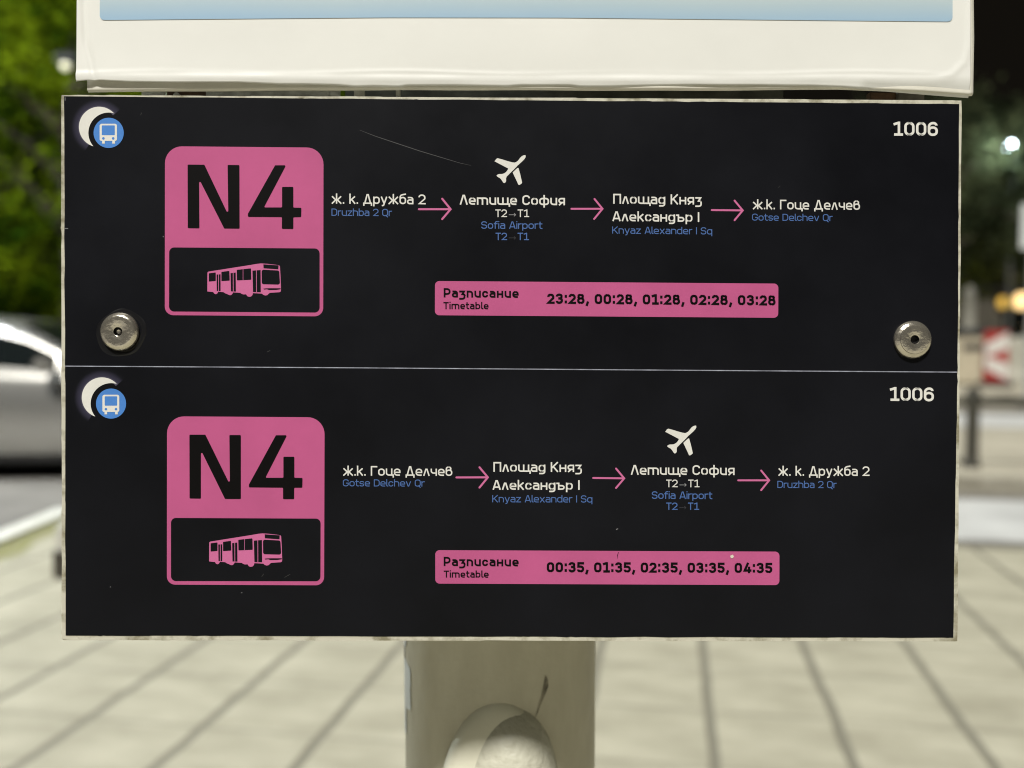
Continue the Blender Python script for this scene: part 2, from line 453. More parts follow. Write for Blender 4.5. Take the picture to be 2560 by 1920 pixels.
    if ch == 's': return .50, [P((.50 - h, X - .13), (.50 - h, X, .13), (h, X, .15), (h, .385, .13), (.50 - h, .365, .14), (.50 - h, B, .15), (h, B, .13), (h, B + .13))]
    if ch == 'D': return .63, [(rounded([(h, B), (.63 - h, B, .27), (.63 - h, T, .27), (h, T)], True), True)]
    if ch == 'Q': return .64, [o_(.64, top=T, r=q2), P((.36, .14), (.62, -.15))]
    if ch == 'T': return .58, [P((0, T), (.58, T)), P((.29, 0), (.29, 1))]
    if ch == 'r': return .36, [P((h, 0), (h, XH)), P((h, .45), (h, X, .2), (.36, X))]
    if ch == 'h': return W, [P((h, 0), (h, AS)), P((h, X), (W - h, X, q), (W - h, 0))]
    if ch == 't': return .38, [P((.14, .98), (.14, B, .15), (.38, B)), P((0, X), (.37, X))]
    if ch == 'f': return .38, [P((.14, 0), (.14, AS - h, .16), (.40, AS - h)), P((0, X), (.37, X))]
    if ch == '0': return .63, [o_(.63, top=T, r=q2)]
    if ch == '1': return .58, [P((.06, B), (.58, B)), P((.34, 0), (.34, 1)), P((.03, .80), (.34, .92))]
    if ch == '2': return .60, [P((h, T - .22), (h, T, .2), (.60 - h, T, .22), (.60 - h, .56, .16), (h + .01, B), (.60, B))]
    if ch == '3': return .61, [P((h, T - .18), (h, T, .17), (.60 - h, T, .2), (.60 - h, .535, .16), (.22, .535)), P((.22, .535), (.61 - h, .535, .19), (.61 - h, B, .21), (h, B, .17), (h, B + .18))]
    if ch == '4': return .66, [P((.40, 1.0), (h + .02, .25), (.66, .25)), P((.47, .62), (.47, 0))]
    if ch == '5': return .61, [P((.58, T), (h + .03, T), (h + .02, .57), (.61 - h, .57, .2), (.61 - h, B, .21), (h, B, .18), (h, B + .18))]
    if ch == '6': return .62, [o_(.62, top=.60), P((h, .35), (h, T, q2), (.60 - h, T, .19), (.60 - h, T - .17))]
    if ch == '8': return .62, [o_(.62, top=.56, r=.2), o_(.59, top=T, bot=.535, r=.19)]
    if ch == '.': return w * 1.15, [P((w * .575, 0), (w * .575, w * 1.15))]
    if ch == ',': return w * 1.3, [P((w * .85, w * 1.15), (w * .35, -.17))]
    if ch == ':': return w * 1.2, [P((w * .6, .06), (w * .6, .06 + w * 1.2)), P((w * .6, .60), (w * .6, .60 + w * 1.2))]
    raise ValueError(ch)
SPACE = .27
def write(ink, text, L, Rr, cap, w, mi=0, trk=.055):
    """L, Rr: baseline ends (px) of the inked text; cap: capital height (px); w: stroke weight over cap height"""
    ws = [None if c == ' ' else glyph(c, w) for c in text]
    nat = sum(SPACE if g is None else g[0] for g in ws); ng = len(text) - 1
    width = Rr[0] - L[0]
    tr = max(.03, min(trk, (width / cap - nat) / max(ng, 1)))
    sx = width / (nat + tr * ng)
    x = 0.0
    for g in ws:
        if g is None: x += SPACE + tr; continue
        ink.z = ink.z0
        for pts, closed in g[1]:
            pp = []
            for (a, b) in pts:
                X_ = L[0] + (x + a) * sx
                base = L[1] + (Rr[1] - L[1]) * (X_ - L[0]) / width
                pp.append((X_, base - b * cap))
            ink.stroke(pp, w * (cap + min(sx, cap)) / 2, closed, mi)
        x += g[0] + tr
    return ink

# the zooms the print was measured in: zoom pixel -> photo pixel
def Z(x0, y0, s): return lambda x, y: (x0 + x / s, y0 + y / s)
ZA, ZB, ZC = Z(140, 220, 2.2417), Z(800, 340, 3.16), Z(1450, 260, 2.212)
ZD, ZE, ZF = Z(140, 900, 2.3042), Z(800, 1020, 3.16), Z(1450, 900, 2.212)

# backing slab with a slightly worn outline
def edge_pts(cs, step=18, jit=0.8):
    out = []
    for i in range(4):
        a, b = cs[i], cs[(i + 1) % 4]; n = max(2, int(math.hypot(b[0] - a[0], b[1] - a[1]) / step))
        ts = [0.0]
        while ts[-1] < 1: ts.append(ts[-1] + random.choice((.3, .6, 1.2, 2.6, 4.0)) / n)
        for k_, t in enumerate(ts):
            if t > 1 - .3 / n: break
            x = a[0] + (b[0] - a[0]) * t; y = a[1] + (b[1] - a[1]) * t
            if k_: x += random.gauss(0, jit); y += random.gauss(0, jit)
            out.append((x, y))
    return out
def slab(name, pts, z0, z1, m, parent, bev=0.0006):
    b = bmesh.new()
    lo = [b.verts.new((lambda q: (q.x, q.y, z0))(loc(*p))) for p in pts]
    hi = [b.verts.new((lambda q: (q.x, q.y, z1))(loc(*p))) for p in pts]
    n = len(pts)
    top = b.faces.new(hi); bot = b.faces.new(lo[::-1])
    for i in range(n): b.faces.new((lo[i], lo[(i + 1) % n], hi[(i + 1) % n], hi[i]))
    if bev: bmesh.ops.bevel(b, geom=list(top.edges), offset=bev, segments=2, affect='EDGES', clamp_overlap=True)
    bmesh.ops.recalc_face_normals(b, faces=b.faces[:])
    bmesh.ops.triangulate(b, faces=[f for f in b.faces if len(f.verts) > 4])
    return obj(name, b, m, parent)
slab('backing_board', edge_pts([(153, 237.2), (2404.5, 250.8), (2394, 1603.5), (154.2, 1600)], 24, .4), -0.0065, 0.0, M['board_edge'], board)

# the two printed sheets meet at a pale line
TLc, TRc, BRc, BLc = (160.5, 241), (2397.5, 260.3), (2382.8, 1594), (164.7, 1588.5)
MLc, MRc = (163.2, 915.0), (2393.2, 930.0)
def sheet(cs, nm, label):
    s_ = slab(nm, edge_pts(cs, 24, .45), 0.00002, 0.00032, M['vinyl'], board, bev=0)
    s_['label'] = label
    return s_
up = sheet([TLc, TRc, (MRc[0], MRc[1] - .2), (MLc[0], MLc[1] - .2)], 'route_sheet', 'upper black route sheet with departures from 23:28')
lo_ = sheet([(MLc[0], MLc[1] + .8), (MRc[0], MRc[1] + .8), BRc, BLc], 'route_sheet', 'lower black route sheet with departures from 00:35')
ink = Ink(0.00042); ink.stroke([(MLc[0] + 1, MLc[1] + .3), (900, 919.6), (1700, 925.6), (MRc[0] - 1, MRc[1] + .3)], 2.3); ink.build('sheet_joint', M['line_ink'], board)
Z1, Z2, Z3 = 0.00042, 0.00056, 0.00070

def circle(c, r, n=48, a0=0, a1=2 * math.pi):
    return [(c[0] + r * math.cos(a0 + (a1 - a0) * k_ / n), c[1] + r * math.sin(a0 + (a1 - a0) * k_ / n)) for k_ in range(n)]
def quad_round(cs, rs):
    return rounded([(cs[i][0], cs[i][1], rs[i]) for i in range(4)], True, 9)

def emblem(zf, mc, mr, cc, cr, dr, body, win, lights, feet, parent):
    """a moon sickle behind a blue disc with a bus seen from the front"""
    # faint violet printed glow round the moon
    b = bmesh.new(); c_ = loc(*zf(*mc)); sc_ = (loc(*zf(mc[0] + mr, mc[1])) - c_).length
    ringv = []
    for rr in (0.9, 1.0, 1.12, 1.28, 1.5):
        ringv.append([b.verts.new((c_.x + sc_ * rr * math.cos(t), c_.y + sc_ * rr * math.sin(t), Z1 - .00005)) for t in [R(40 + 200 * k_ / 40) for k_ in range(41)]])
    for a, d in zip(ringv, ringv[1:]):
        for k_ in range(40): b.faces.new((a[k_], a[k_ + 1], d[k_ + 1], d[k_]))
    gm = bpy.data.materials.get('moon_glow_print_' + parent.name)
    gm = bpy.data.materials.new('moon_glow_print'); gm.use_nodes = True
    nt = gm.node_tree; bs = nt.nodes['Principled BSDF']; bs.inputs['Roughness'].default_value = .45; bs.inputs['Specular IOR Level'].default_value = .12
    tc = nt.nodes.new('ShaderNodeTexCoord'); vm = nt.nodes.new('ShaderNodeVectorMath'); vm.operation = 'DISTANCE'
    nt.links.new(tc.outputs['Object'], vm.inputs[0]); vm.inputs[1].default_value = (c_.x, c_.y, Z1 - .00005)
    mr_ = nt.nodes.new('ShaderNodeMapRange'); mr_.inputs['From Min'].default_value = sc_ * .98; mr_.inputs['From Max'].default_value = sc_ * 1.42
    nt.links.new(vm.outputs['Value'], mr_.inputs['Value'])
    rp = nt.nodes.new('ShaderNodeValToRGB'); rp.color_ramp.interpolation = 'EASE'
    rp.color_ramp.elements[0].color = (.085, .078, .115, 1); rp.color_ramp.elements[1].color = (.0045, .0048, .0068, 1)
    e_ = rp.color_ramp.elements.new(.25); e_.color = (.030, .028, .048, 1)
    nt.links.new(mr_.outputs['Result'], rp.inputs['Fac']); nt.links.new(rp.outputs['Color'], bs.inputs['Base Color'])
    bmesh.ops.recalc_face_normals(b, faces=b.faces[:])
    obj('moon_glow', b, gm, parent)
    # sickle: outer arc of the moon, inner arc of the cut-out
    d = math.hypot(cc[0] - mc[0], cc[1] - mc[1]); ax = math.atan2(cc[1] - mc[1], cc[0] - mc[0])
    al = math.acos((d * d + mr * mr - cr * cr) / (2 * d * mr)); be = math.acos((d * d + cr * cr - mr * mr) / (2 * d * cr))
    outer = [(mc[0] + mr * math.cos(ax + al + (2 * math.pi - 2 * al) * t / 40), mc[1] + mr * math.sin(ax + al + (2 * math.pi - 2 * al) * t / 40)) for t in range(41)]
    a0 = ax + math.pi - be; a1 = ax + math.pi + be
    inner = [(cc[0] + cr * math.cos(a1 + (a0 - a1) * t / 30), cc[1] + cr * math.sin(a1 + (a0 - a1) * t / 30)) for t in range(1, 30)]
    i_ = Ink(Z1); i_.poly([zf(*p) for p in outer + inner]); i_.build('moon', M['white_ink'], parent)
    i_ = Ink(Z2); i_.poly([zf(*p) for p in circle(cc, dr)]); i_.build('blue_disc', M['blue'], parent)
    i_ = Ink(Z3)
    x0, x1, y0, y1 = body; i_.poly([zf(*p) for p in quad_round([(x0, y0), (x1, y0), (x1, y1), (x0, y1)], [12, 12, 10, 10])])
    for (fx0, fx1, fy) in feet: i_.poly([zf(*p) for p in ((fx0, y1 - 6), (fx1, y1 - 6), (fx1, fy), (fx0, fy))])
    x0, x1, y0, y1 = win; i_.poly([zf(*p) for p in quad_round([(x0, y0), (x1, y0), (x1, y1), (x0, y1)], [4] * 4)], 1)
    for c2 in lights: i_.poly([zf(*p) for p in circle(c2, 7.5, 16)], 1)
    i_.build('bus_symbol', [M['white_ink'], M['blue']], parent)
emblem(ZA, (243, 219), 113, (297, 252.5), 114, 84.5, (247, 344, 202, 298), (259, 332, 211, 266), [(268, 284), (323, 284)], [(261, 276, 313), (318, 333, 313)], up)
emblem(ZD, (266, 216), 116, (319, 251), 118, 86.5, (270, 367, 200, 299), (283, 355, 209, 263), [(290, 283), (348, 283)], [(282, 297, 313), (343, 358, 313)], lo_)

def badge(zf, out, inn, rt, rb, N, four, busmap, parent):
    i_ = Ink(Z1); i_.poly([zf(*p) for p in quad_round(out, [rt, rt, rb, rb])])
    i_.build('route_badge', M['pink'], parent)
    i_ = Ink(Z2); i_.poly([zf(*p) for p in quad_round(inn, [28] * 4)]); i_.build('badge_window', M['vinyl'], parent)
    i_ = Ink(Z2)
    i_.poly([zf(*p) for p in rounded([(x, y, 5) for x, y in N], True, 3)])
    i_.poly([zf(*p) for p in rounded([(x, y, 5) for x, y in four], True, 3)])
    i_.build('route_number', M['deep_black'], parent)
    # pictogram of a bus, measured in a closer zoom of the upper badge
    zz = Z(500, 640, 10.0545)
    T_ = lambda p: busmap(zz(*p))
    body = [(195, 440, 0), (200, 410, 0), (225, 395, 0), (690, 322, 0), (1260, 232, 0), (1440, 200, 0), (1540, 190, 0), (1700, 200, 0), (1900, 222, 0), (1995, 238, 0), (2015, 265, 0), (2030, 520, 0), (2042, 850, 0), (2035, 895, 0), (2005, 912, 0),
            (1760, 928, 0), (1735, 950, 0), (1700, 985, 0), (1648, 996, 0), (1600, 980, 0), (1565, 948, 0), (1340, 935, 0), (1325, 985, 0), (1290, 1020, 0), (1245, 1028, 0), (1200, 1015, 0), (1165, 965, 0), (1095, 968, 0), (1050, 950, 0), (1015, 928, 0),
            (845, 916, 0), (815, 960, 0), (785, 985, 0), (745, 985, 0), (690, 958, 0), (640, 940, 0), (600, 912, 0), (470, 900, 0), (440, 945, 0), (405, 965, 0), (365, 945, 0), (340, 908, 0), (192, 892, 0)]
    i_ = Ink(Z3); i_.poly([T_(p[:2]) for p in body])
    wins = [([(230, 438), (405, 415), (405, 632), (230, 648)], 14), ([(545, 402), (745, 375), (755, 622), (545, 636)], 14),
            ([(930, 350), (1290, 312), (1298, 602), (935, 618)], 20), ([(1555, 345), (1998, 368), (2018, 724), (1560, 712)], 50),
            ([(425, 468), (525, 462), (525, 885), (430, 882)], 4), ([(775, 435), (905, 418), (910, 898), (785, 892)], 4),
            ([(1325, 370), (1530, 355), (1535, 915), (1340, 908)], 6), ([(1600, 212), (1980, 238), (1975, 338), (1605, 312)], 6),
            ([(1590, 822), (1680, 815), (1760, 812), (2035, 812), (2030, 838), (1920, 856), (1740, 858), (1690, 838), (1620, 845)], 6)]
    for w_, r_ in wins: i_.poly([T_(p) for p in rounded([(x, y, r_) for x, y in w_], True, 4)], 1)
    for a_, b_ in (((475, 462), (475, 885)), ((842, 428), (845, 898)), ((1090, 335), (1090, 612)), ((1425, 362), (1428, 912))):
        i_.stroke([T_(a_), T_(b_)], 1.5 * (1 if a_[0] != 1090 else .7), mi=0)
    i_.build('bus_pictogram', [M['pink_line'], M['vinyl']], parent)
NA = [(739, 430), (833, 431), (967, 712), (963, 432), (1029, 433), (1030, 789), (944, 788), (803, 510), (805, 787), (740, 786)]
FA = [(1229, 434), (1290, 434), (1166, 670), (1268, 670), (1268, 555), (1331, 555), (1331, 671), (1376, 672), (1375, 724), (1331, 725), (1331, 791), (1267, 790), (1267, 724), (1077, 723), (1077, 705)]
ND = [(770, 430), (862, 430), (1003, 717), (1000, 432), (1066, 432), (1066, 800), (975, 800), (836, 518), (836, 798), (771, 797)]
FD = [(1268, 433), (1332, 433), (1207, 678), (1311, 678), (1311, 557), (1374, 557), (1374, 678), (1421, 679), (1420, 735), (1373, 735), (1373, 801), (1309, 801), (1309, 735), (1113, 733), (1113, 716)]
badge(ZA, [(612, 327), (1500, 335), (1498, 1280), (611, 1273)], [(636, 894), (1478, 900), (1478, 1258), (635, 1252)], 95, 48, NA, FA, lambda p: p, up)
def low_bus(p):
    ax_, ay_ = (p[0] - 140) * 2.2417, (p[1] - 220) * 2.2417
    return ZD(883 + (ax_ - 849) * 1.0194, 1000 + (ay_ - 986) * 1.030)
badge(ZD, [(641, 324), (1548, 330), (1545, 1297), (640, 1293)], [(664, 909), (1525, 913), (1524, 1273), (664, 1272)], 98, 48, ND, FD, low_bus, lo_)

def plane(dx, dy, parent):
    zz = Z(1180 + dx, 360 + dy, 12.289)
    a = [(692, 535), (715, 510), (745, 465), (775, 445), (800, 443), (850, 458), (930, 478), (1060, 520), (1180, 553), (1260, 572), (1310, 575), (1350, 562), (1400, 530), (1435, 490), (1470, 440), (1510, 395), (1560, 362), (1610, 347), (1638, 347), (1648, 375), (1645, 410), (1620, 455), (1560, 520), (1480, 595), (1400, 665), (1290, 785), (1180, 890), (1100, 970), (1060, 1010), (1045, 1060), (1048, 1140), (1025, 1185), (990, 1203), (962, 1190), (930, 1140), (890, 1085), (855, 1050), (800, 1020), (765, 995), (755, 970), (785, 945), (830, 928), (930, 925), (990, 905), (1040, 870), (1080, 825), (1112, 770), (1110, 755)]
    b = [(1250, 880), (1330, 800), (1390, 748), (1425, 737), (1480, 930), (1538, 1185), (1530, 1210), (1465, 1258), (1440, 1262), (1420, 1245), (1390, 1175)]
    i_ = Ink(Z1); i_.poly([zz(*p) for p in a]); i_.poly([zz(*p) for p in b]); i_.build('airplane_symbol', M['white_ink'], parent)
plane(0, 0, up)
plane(1450 + 472 / 2.212 - (800 + 1381 / 3.16), 900 + 363 / 2.212 - (340 + 153 / 3.16), lo_)

def arrow(a, tip, h1, h2, w, parent, name='arrow', m='pink_line'):
    i_ = Ink(Z1)
    d = Vector(tip) - Vector(a); d.normalize(); t2 = Vector(tip) - d * w * .6
    i_.stroke([a, tuple(t2)], w); i_.stroke([h1, tip, h2], w)
    if w > 2:
        for p in (a, h1, h2): i_.poly(circle(p, w * .5, 14))
    return i_.build(name, M[m], parent)
arrow(ZB(782, 579), ZB(1032, 579), ZB(966, 497), ZB(966, 657), 4.9, up)
arrow(ZB(1986, 576), ZC(124, 580), ZC(80, 526), ZC(78, 636), 4.6, up)
arrow(ZC(728, 587), ZC(899, 589), ZC(854, 535), ZC(854, 643), 4.6, up)
arrow(ZE(1078, 548), ZE(1326, 547), ZE(1260, 468), ZE(1260, 628), 4.8, lo_)
arrow(ZE(2158, 552), ZF(244, 654), ZF(199, 600), ZF(199, 707), 4.6, lo_)
arrow(ZF(874, 665), ZF(1045, 665), ZF(1001, 611), ZF(1001, 719), 4.6, lo_)

def text(t, zl, zr, cap, w, m, parent, name='stop_name', z=Z1):
    return write(Ink(z), t, zl, zr, cap, w).build(name, M[m], parent)
wh, bl = 'white_ink', 'blue_ink'
# upper sheet
text('ж. к. Дружба 2', ZB(90, 535), ZB(835, 541), 78 / 3.16, .138, wh, up)
text('Druzhba 2 Qr', ZB(91, 631), ZB(569, 634), 57 / 3.16, .115, bl, up)
text('Летище София', ZB(1103, 543), ZB(1937, 548), 78 / 3.16, .155, wh, up)
def t2t1(zf, l, r, base, cap, zs, m, am, parent):
    text('T2', zf(l, base), zf(l + (r - l) * .345, base), cap / zs, .130, m, parent, 'terminal_text')
    text('T1', zf(l + (r - l) * .66, base), zf(r, base), cap / zs, .130, m, parent, 'terminal_text')
    x0, x1 = l + (r - l) * .40, l + (r - l) * .60; y = base - cap * .30; h_ = (r - l) * .045
    arrow(zf(x0, y), zf(x1, y), zf(x1 - h_, y - h_), zf(x1 - h_, y + h_), 1.5, parent, 'small_arrow', am)
t2t1(ZB, 1385, 1652, 641, 60, 3.16, wh, 'grey_ink', up)
text('Sofia Airport', ZB(1273, 733), ZB(1757, 735), 58 / 3.16, .120, bl, up)
t2t1(ZB, 1387, 1650, 823, 58, 3.16, bl, 'dim_ink', up)
text('Площад Княз', ZC(182, 552), ZC(674, 557), 55 / 2.212, .148, wh, up)
text('Александър I', ZC(178, 648), ZC(660, 653), 54 / 2.212, .148, wh, up)
text('Knyaz Alexander I Sq', ZC(177, 717), ZC(731, 722), 39 / 2.212, .115, bl, up)
text('ж.к. Гоце Делчев', ZC(953, 582), ZC(1548, 586), 53 / 2.212, .140, wh, up)
text('Gotse Delchev Qr', ZC(950, 645), ZC(1396, 648), 38 / 2.212, .115, bl, up)
text('1006', ZC(1730, 176), ZC(1979, 178), 78 / 2.212, .175, wh, up, 'stop_code')
# lower sheet
text('ж.к. Гоце Делчев', ZE(181, 533), ZE(1047, 536), 76 / 3.16, .138, wh, lo_)
text('Gotse Delchev Qr', ZE(181, 618), ZE(828, 620), 55 / 3.16, .115, bl, lo_)
text('Площад Княз', ZE(1368, 503), ZE(2070, 505), 77 / 3.16, .148, wh, lo_)
text('Александър I', ZE(1362, 645), ZE(2053, 646), 76 / 3.16, .155, wh, lo_)
text('Knyaz Alexander I Sq', ZE(1360, 744), ZE(2152, 746), 56 / 3.16, .115, bl, lo_)
text('Летище София', ZF(280, 634), ZF(855, 636), 54 / 2.212, .148, wh, lo_)
t2t1(ZF, 476, 660, 703, 42, 2.212, wh, 'grey_ink', lo_)
text('Sofia Airport', ZF(396, 767), ZF(731, 769), 41 / 2.212, .120, bl, lo_)
t2t1(ZF, 476, 658, 828, 40, 2.212, bl, 'dim_ink', lo_)
text('ж. к. Дружба 2', ZF(1094, 639), ZF(1600, 641), 53 / 2.212, .140, wh, lo_)
text('Druzhba 2 Qr', ZF(1090, 707), ZF(1418, 708), 39 / 2.212, .115, bl, lo_)
text('1006', ZF(1710, 226), ZF(1957, 229), 77 / 2.212, .172, wh, lo_, 'stop_code')

def strip(cs, parent):
    i_ = Ink(Z1); i_.poly(quad_round(cs, [11] * 4)); i_.build('timetable_strip', M['pink'], parent)
strip([ZB(909, 1146), ZC(1096, 993.5), ZC(1095, 1182.5), ZB(908, 1416)], up)
strip([ZE(911, 1122), ZF(1102, 1059), ZF(1101.5, 1244), ZE(911, 1386)], lo_)
dk = 'deep_black'
text('Разписание', ZB(975, 1275), ZB(1572, 1279), 73 / 3.16, .195, dk, up, 'timetable_title', Z2)
text('Timetable', ZB(975, 1368), ZB(1333, 1369), 56 / 3.16, .172, dk, up, 'timetable_title', Z2)
text('23:28, 00:28, 01:28, 02:28, 03:28', ZB(1792, 1326), ZC(1082, 1115), 26.0, .225, dk, up, 'departure_times', Z2)
text('Разписание', ZE(975, 1247), ZE(1572, 1250), 73 / 3.16, .195, dk, lo_, 'timetable_title', Z2)
text('Timetable', ZE(978, 1338), ZE(1334, 1339), 55 / 3.16, .172, dk, lo_, 'timetable_title', Z2)
text('00:35, 01:35, 02:35, 03:35, 04:35', ZE(1789, 1297), ZF(1064, 1178), 26.0, .225, dk, lo_, 'departure_times', Z2)

# wear: one long scratch, nicks and chips
i_ = Ink(Z1); i_.stroke([(898, 325), (936, 340), (990, 358), (1050, 378), (1110, 396), (1150, 408), (1178, 414)], [.5, 1.3, 1.7, 1.6, 1.3, .9, .4])
i_.build('scratch', M['scratch'], up)
def mark(name, m, parent, a, b_, w, z=Z1):
    i_ = Ink(z); i_.stroke([a, b_], w); i_.build(name, M[m], parent)
for p in ((355, 282, 352, 288), (668, 880, 676, 876), (1945, 470, 1950, 465)): mark('scratch', 'scratch', up, p[:2], p[2:], .9)
for p in ((162.5, 571, 171, 571.5, 1.6), (408, 590, 409, 593, 1.2), (163.5, 244, 163.5, 252, 1.4)): mark('nick', 'grey_ink', up, p[:2], p[2:4], p[4])
for p in ((1540, 1323.5, 1545, 1321.5, 1.6), (276, 1468, 277, 1466, 1.6), (603, 1482, 606, 1481, 1.2)): mark('nick', 'grey_ink', lo_, p[:2], p[2:4], p[4])
for p in ((655, 1441, 660, 1434), (712, 1443, 726, 1435)): mark('scratch', 'scratch', lo_, p[:2], p[2:], .8, Z3)
i_ = Ink(Z3); i_.poly([(1826, 1388), (1831, 1386), (1834, 1390), (1832, 1395), (1827, 1395), (1825, 1391)])
i_.build('paint_chip', M['nick'], lo_)
i_ = Ink(Z2); i_.stroke([(1546, 1380), (1543.5, 1388), (1544, 1396)], [1.2, 1.6, .6]); i_.build('crease', M['deep_black'], lo_)

# bolts: domed washer-head screws with a drilled recess and a puckered black rim around each
def bolt(px, py, r, kind, label):
    c = loc(px, py); k_ = r * MPP
    if kind == 'wide':
        prof = [(1.0, 0), (1.02, .10), (.97, .22), (.86, .30), (.80, .325), (.72, .33), (.26, .335), (.235, .32)]
        rec = [(.235, .32), (.22, .12)]
    else:
        prof = [(1.0, 0), (1.02, .10), (.98, .20), (.90, .27), (.80, .31), (.775, .33), (.76, .375), (.73, .385), (.27, .39), (.235, .375)]
        rec = [(.235, .375), (.225, .12)]
    b = bmesh.new(); lathe(b, [(a * k_, z * k_) for a, z in prof], 56, cap=False)
    o = obj('bolt', b, M['steel'], board, smooth=True); o.location = (c.x, c.y, .0004); o['label'] = label
    b = bmesh.new(); lathe(b, [(a * k_, z * k_) for a, z in rec], 6 if kind != 'wide' else 24, cap=False)
    b.faces.new([v for v in b.verts if abs(v.co.z - .12 * k_) < 1e-7])
    s_ = obj('bolt_socket', b, M['socket'], o)
    if kind == 'wide':
        b = bmesh.new(); lathe(b, [(.02 * k_, .20 * k_), (.10 * k_, .22 * k_), (.14 * k_, .17 * k_), (.16 * k_, .125 * k_)], 12); obj('bolt_stub', b, M['steel'], o, smooth=True)
        b = bmesh.new(); lathe(b, [(1.02 * k_, 0), (1.08 * k_, .03 * k_), (1.2 * k_, .05 * k_), (1.26 * k_, .035 * k_), (1.30 * k_, 0)], 48, cap=False)
        for v in b.verts:
            a = math.atan2(v.co.y, v.co.x)
            s2 = 1 + .05 * math.sin(2 * a + .5) + .025 * math.sin(5 * a); v.co.x *= s2; v.co.y *= s2
            v.co.z *= .55 + .45 * math.sin(a * 2 + 2.6)
        p_ = obj('rubber_ring', b, mat('black_rubber', (.007, .007, .008), .30, spec=.35), board, smooth=True); p_.location = (c.x + .0006, c.y - .0008, .0003)
bolt(301.5, 829.5, 47, 'wide', 'left bolt with a puckered dark ring round it')
bolt(2279, 849.5, 46.6, 'stepped', 'right bolt with a raised inner face')

# ------------------------------------------------------------------ the white poster above the board
poster = thing('poster_panel', 'white poster sheet with a pale blue printed box above the black board', 'poster')
poster.matrix_world = B_M
def bottom_front(x):
    k_ = [(199, 209.5), (222, 207), (260, 206.5), (330, 210.5), (450, 212), (600, 212), (700, 216.5), (760, 216.5), (850, 218.5), (890, 222.5), (935, 221), (1000, 222.5), (1020, 219), (1150, 218.5), (1270, 220.5), (1300, 217.5), (1425, 217.5), (1450, 221), (1520, 221), (1640, 218), (1740, 216.5), (1900, 217), (2020, 218.5), (2100, 221.5), (2200, 229.5), (2300, 237), (2418, 245.5), (2440, 247)]
    for (a, b), (c, d) in zip(k_, k_[1:]):
        if a <= x <= c: return b + (d - b) * (x - a) / (c - a)
    return k_[-1][1]
def bottom_rear(x):
    k_ = [(220, 231), (330, 230), (500, 229), (700, 227.5), (1000, 226), (1300, 226), (1500, 227), (1750, 227), (1900, 226), (2100, 224), (2300, 233), (2426, 241), (2440, 238)]
    for (a, b), (c, d) in zip(k_, k_[1:]):
        if a <= x <= c: return b + (d - b) * (x - a) / (c - a)
    return k_[-1][1]
TOP = -1100
def g_(t, w): return math.exp(-(t / w) ** 2)
def seg_d(p, line):
    best = 1e9
    for (a, b), (c, d) in zip(line, line[1:]):
        vx, vy = c - a, d - b; t = max(0, min(1, ((p[0] - a) * vx + (p[1] - b) * vy) / (vx * vx + vy * vy)))
        best = min(best, math.hypot(p[0] - a - vx * t, p[1] - b - vy * t))
    return best
RIDGE = [(150, 196), (600, 199), (1200, 203), (1700, 203), (2100, 199), (2330, 205), (2375, 190), (2405, 160), (2420, 110), (2421, -200)]
CREASE = [(214, -400), (217, 30), (221, 110), (233, 155), (243, 205)]
def disp(x, y):
    z = .0040
    z += .00050 * g_(seg_d((x, y), RIDGE), 9.5) * (1 + .25 * math.sin(x * .013) + .15 * math.sin(x * .041))
    z += .00026 * g_(y - 186 - 3 * math.sin(x * .011), 5.5) * (.6 + .4 * math.sin(x * .0063 + 1)) * (1 if x < 2300 else max(0, 1 - (x - 2300) / 60))
    z -= .0010 * g_(seg_d((x, y), CREASE), 9)
    z += .0006 * math.sin(x * .0031 + .4) * g_(y - 215, 60) + .0008 * math.sin(x * .0017 + y * .004)
    if y > 206: z -= .00003 * (y - 206) * (1 + .5 * math.sin(x * .009))
    if x > 2380 or (x > 2150 and y > 205): z -= .00005 * max(0, y - 205)
    return z
def grid_sheet(xs, ys_of, dispf, mi_of=None, bm=None):
    b = bm or bmesh.new(); rows = []
    for x, shift in xs:
        colv = []
        for y in ys_of(x):
            xx = x + shift(y) if callable(shift) else x + shift
            p = loc(xx, y); colv.append(b.verts.new((p.x, p.y, dispf(xx, y))))
        rows.append(colv)
    for a, c in zip(rows, rows[1:]):
        for k_ in range(len(a) - 1):
            f = b.faces.new((a[k_], c[k_], c[k_ + 1], a[k_ + 1]))
            if mi_of:
                m_ = sum((v.co for v in f.verts), Vector()) / 4
                f.material_index = mi_of(m_)
    return b
fx = [199 + t * 1.5 for t in range(0, 40)] + [259 + t * 9 for t in range(0, 231)] + [2340 + t * 2.5 for t in range(0, 33)]
def fy(x):
    yb = bottom_front(x)
    base = [TOP, -900, -700, -400, -250, -150, -100, -60, -30, -10, 10, 30, 50, 65, 80, 95, 110, 120, 130, 138, 146] + [150 + 2.2 * t for t in range(22)]
    yl = 150 + 2.2 * 21
    return base + [yl + (yb - yl) * t for t in (.25, .5, .75, 1.0)]
M['poster'] = mat('poster_white', (0.725, 0.724, 0.690), 0.45, var=0.03, vscale=6, spec=.35, bump=0.00012, bscale=55)
def right_edge(y): return 0
b = grid_sheet([(x, 0) for x in fx], fy, disp)
bmesh.ops.recalc_face_normals(b, faces=b.faces[:])
fs = obj('front_sheet', b, M['poster'], poster, smooth=True)
md = fs.modifiers.new('thickness', 'SOLIDIFY'); md.thickness = .0005; md.offset = -1
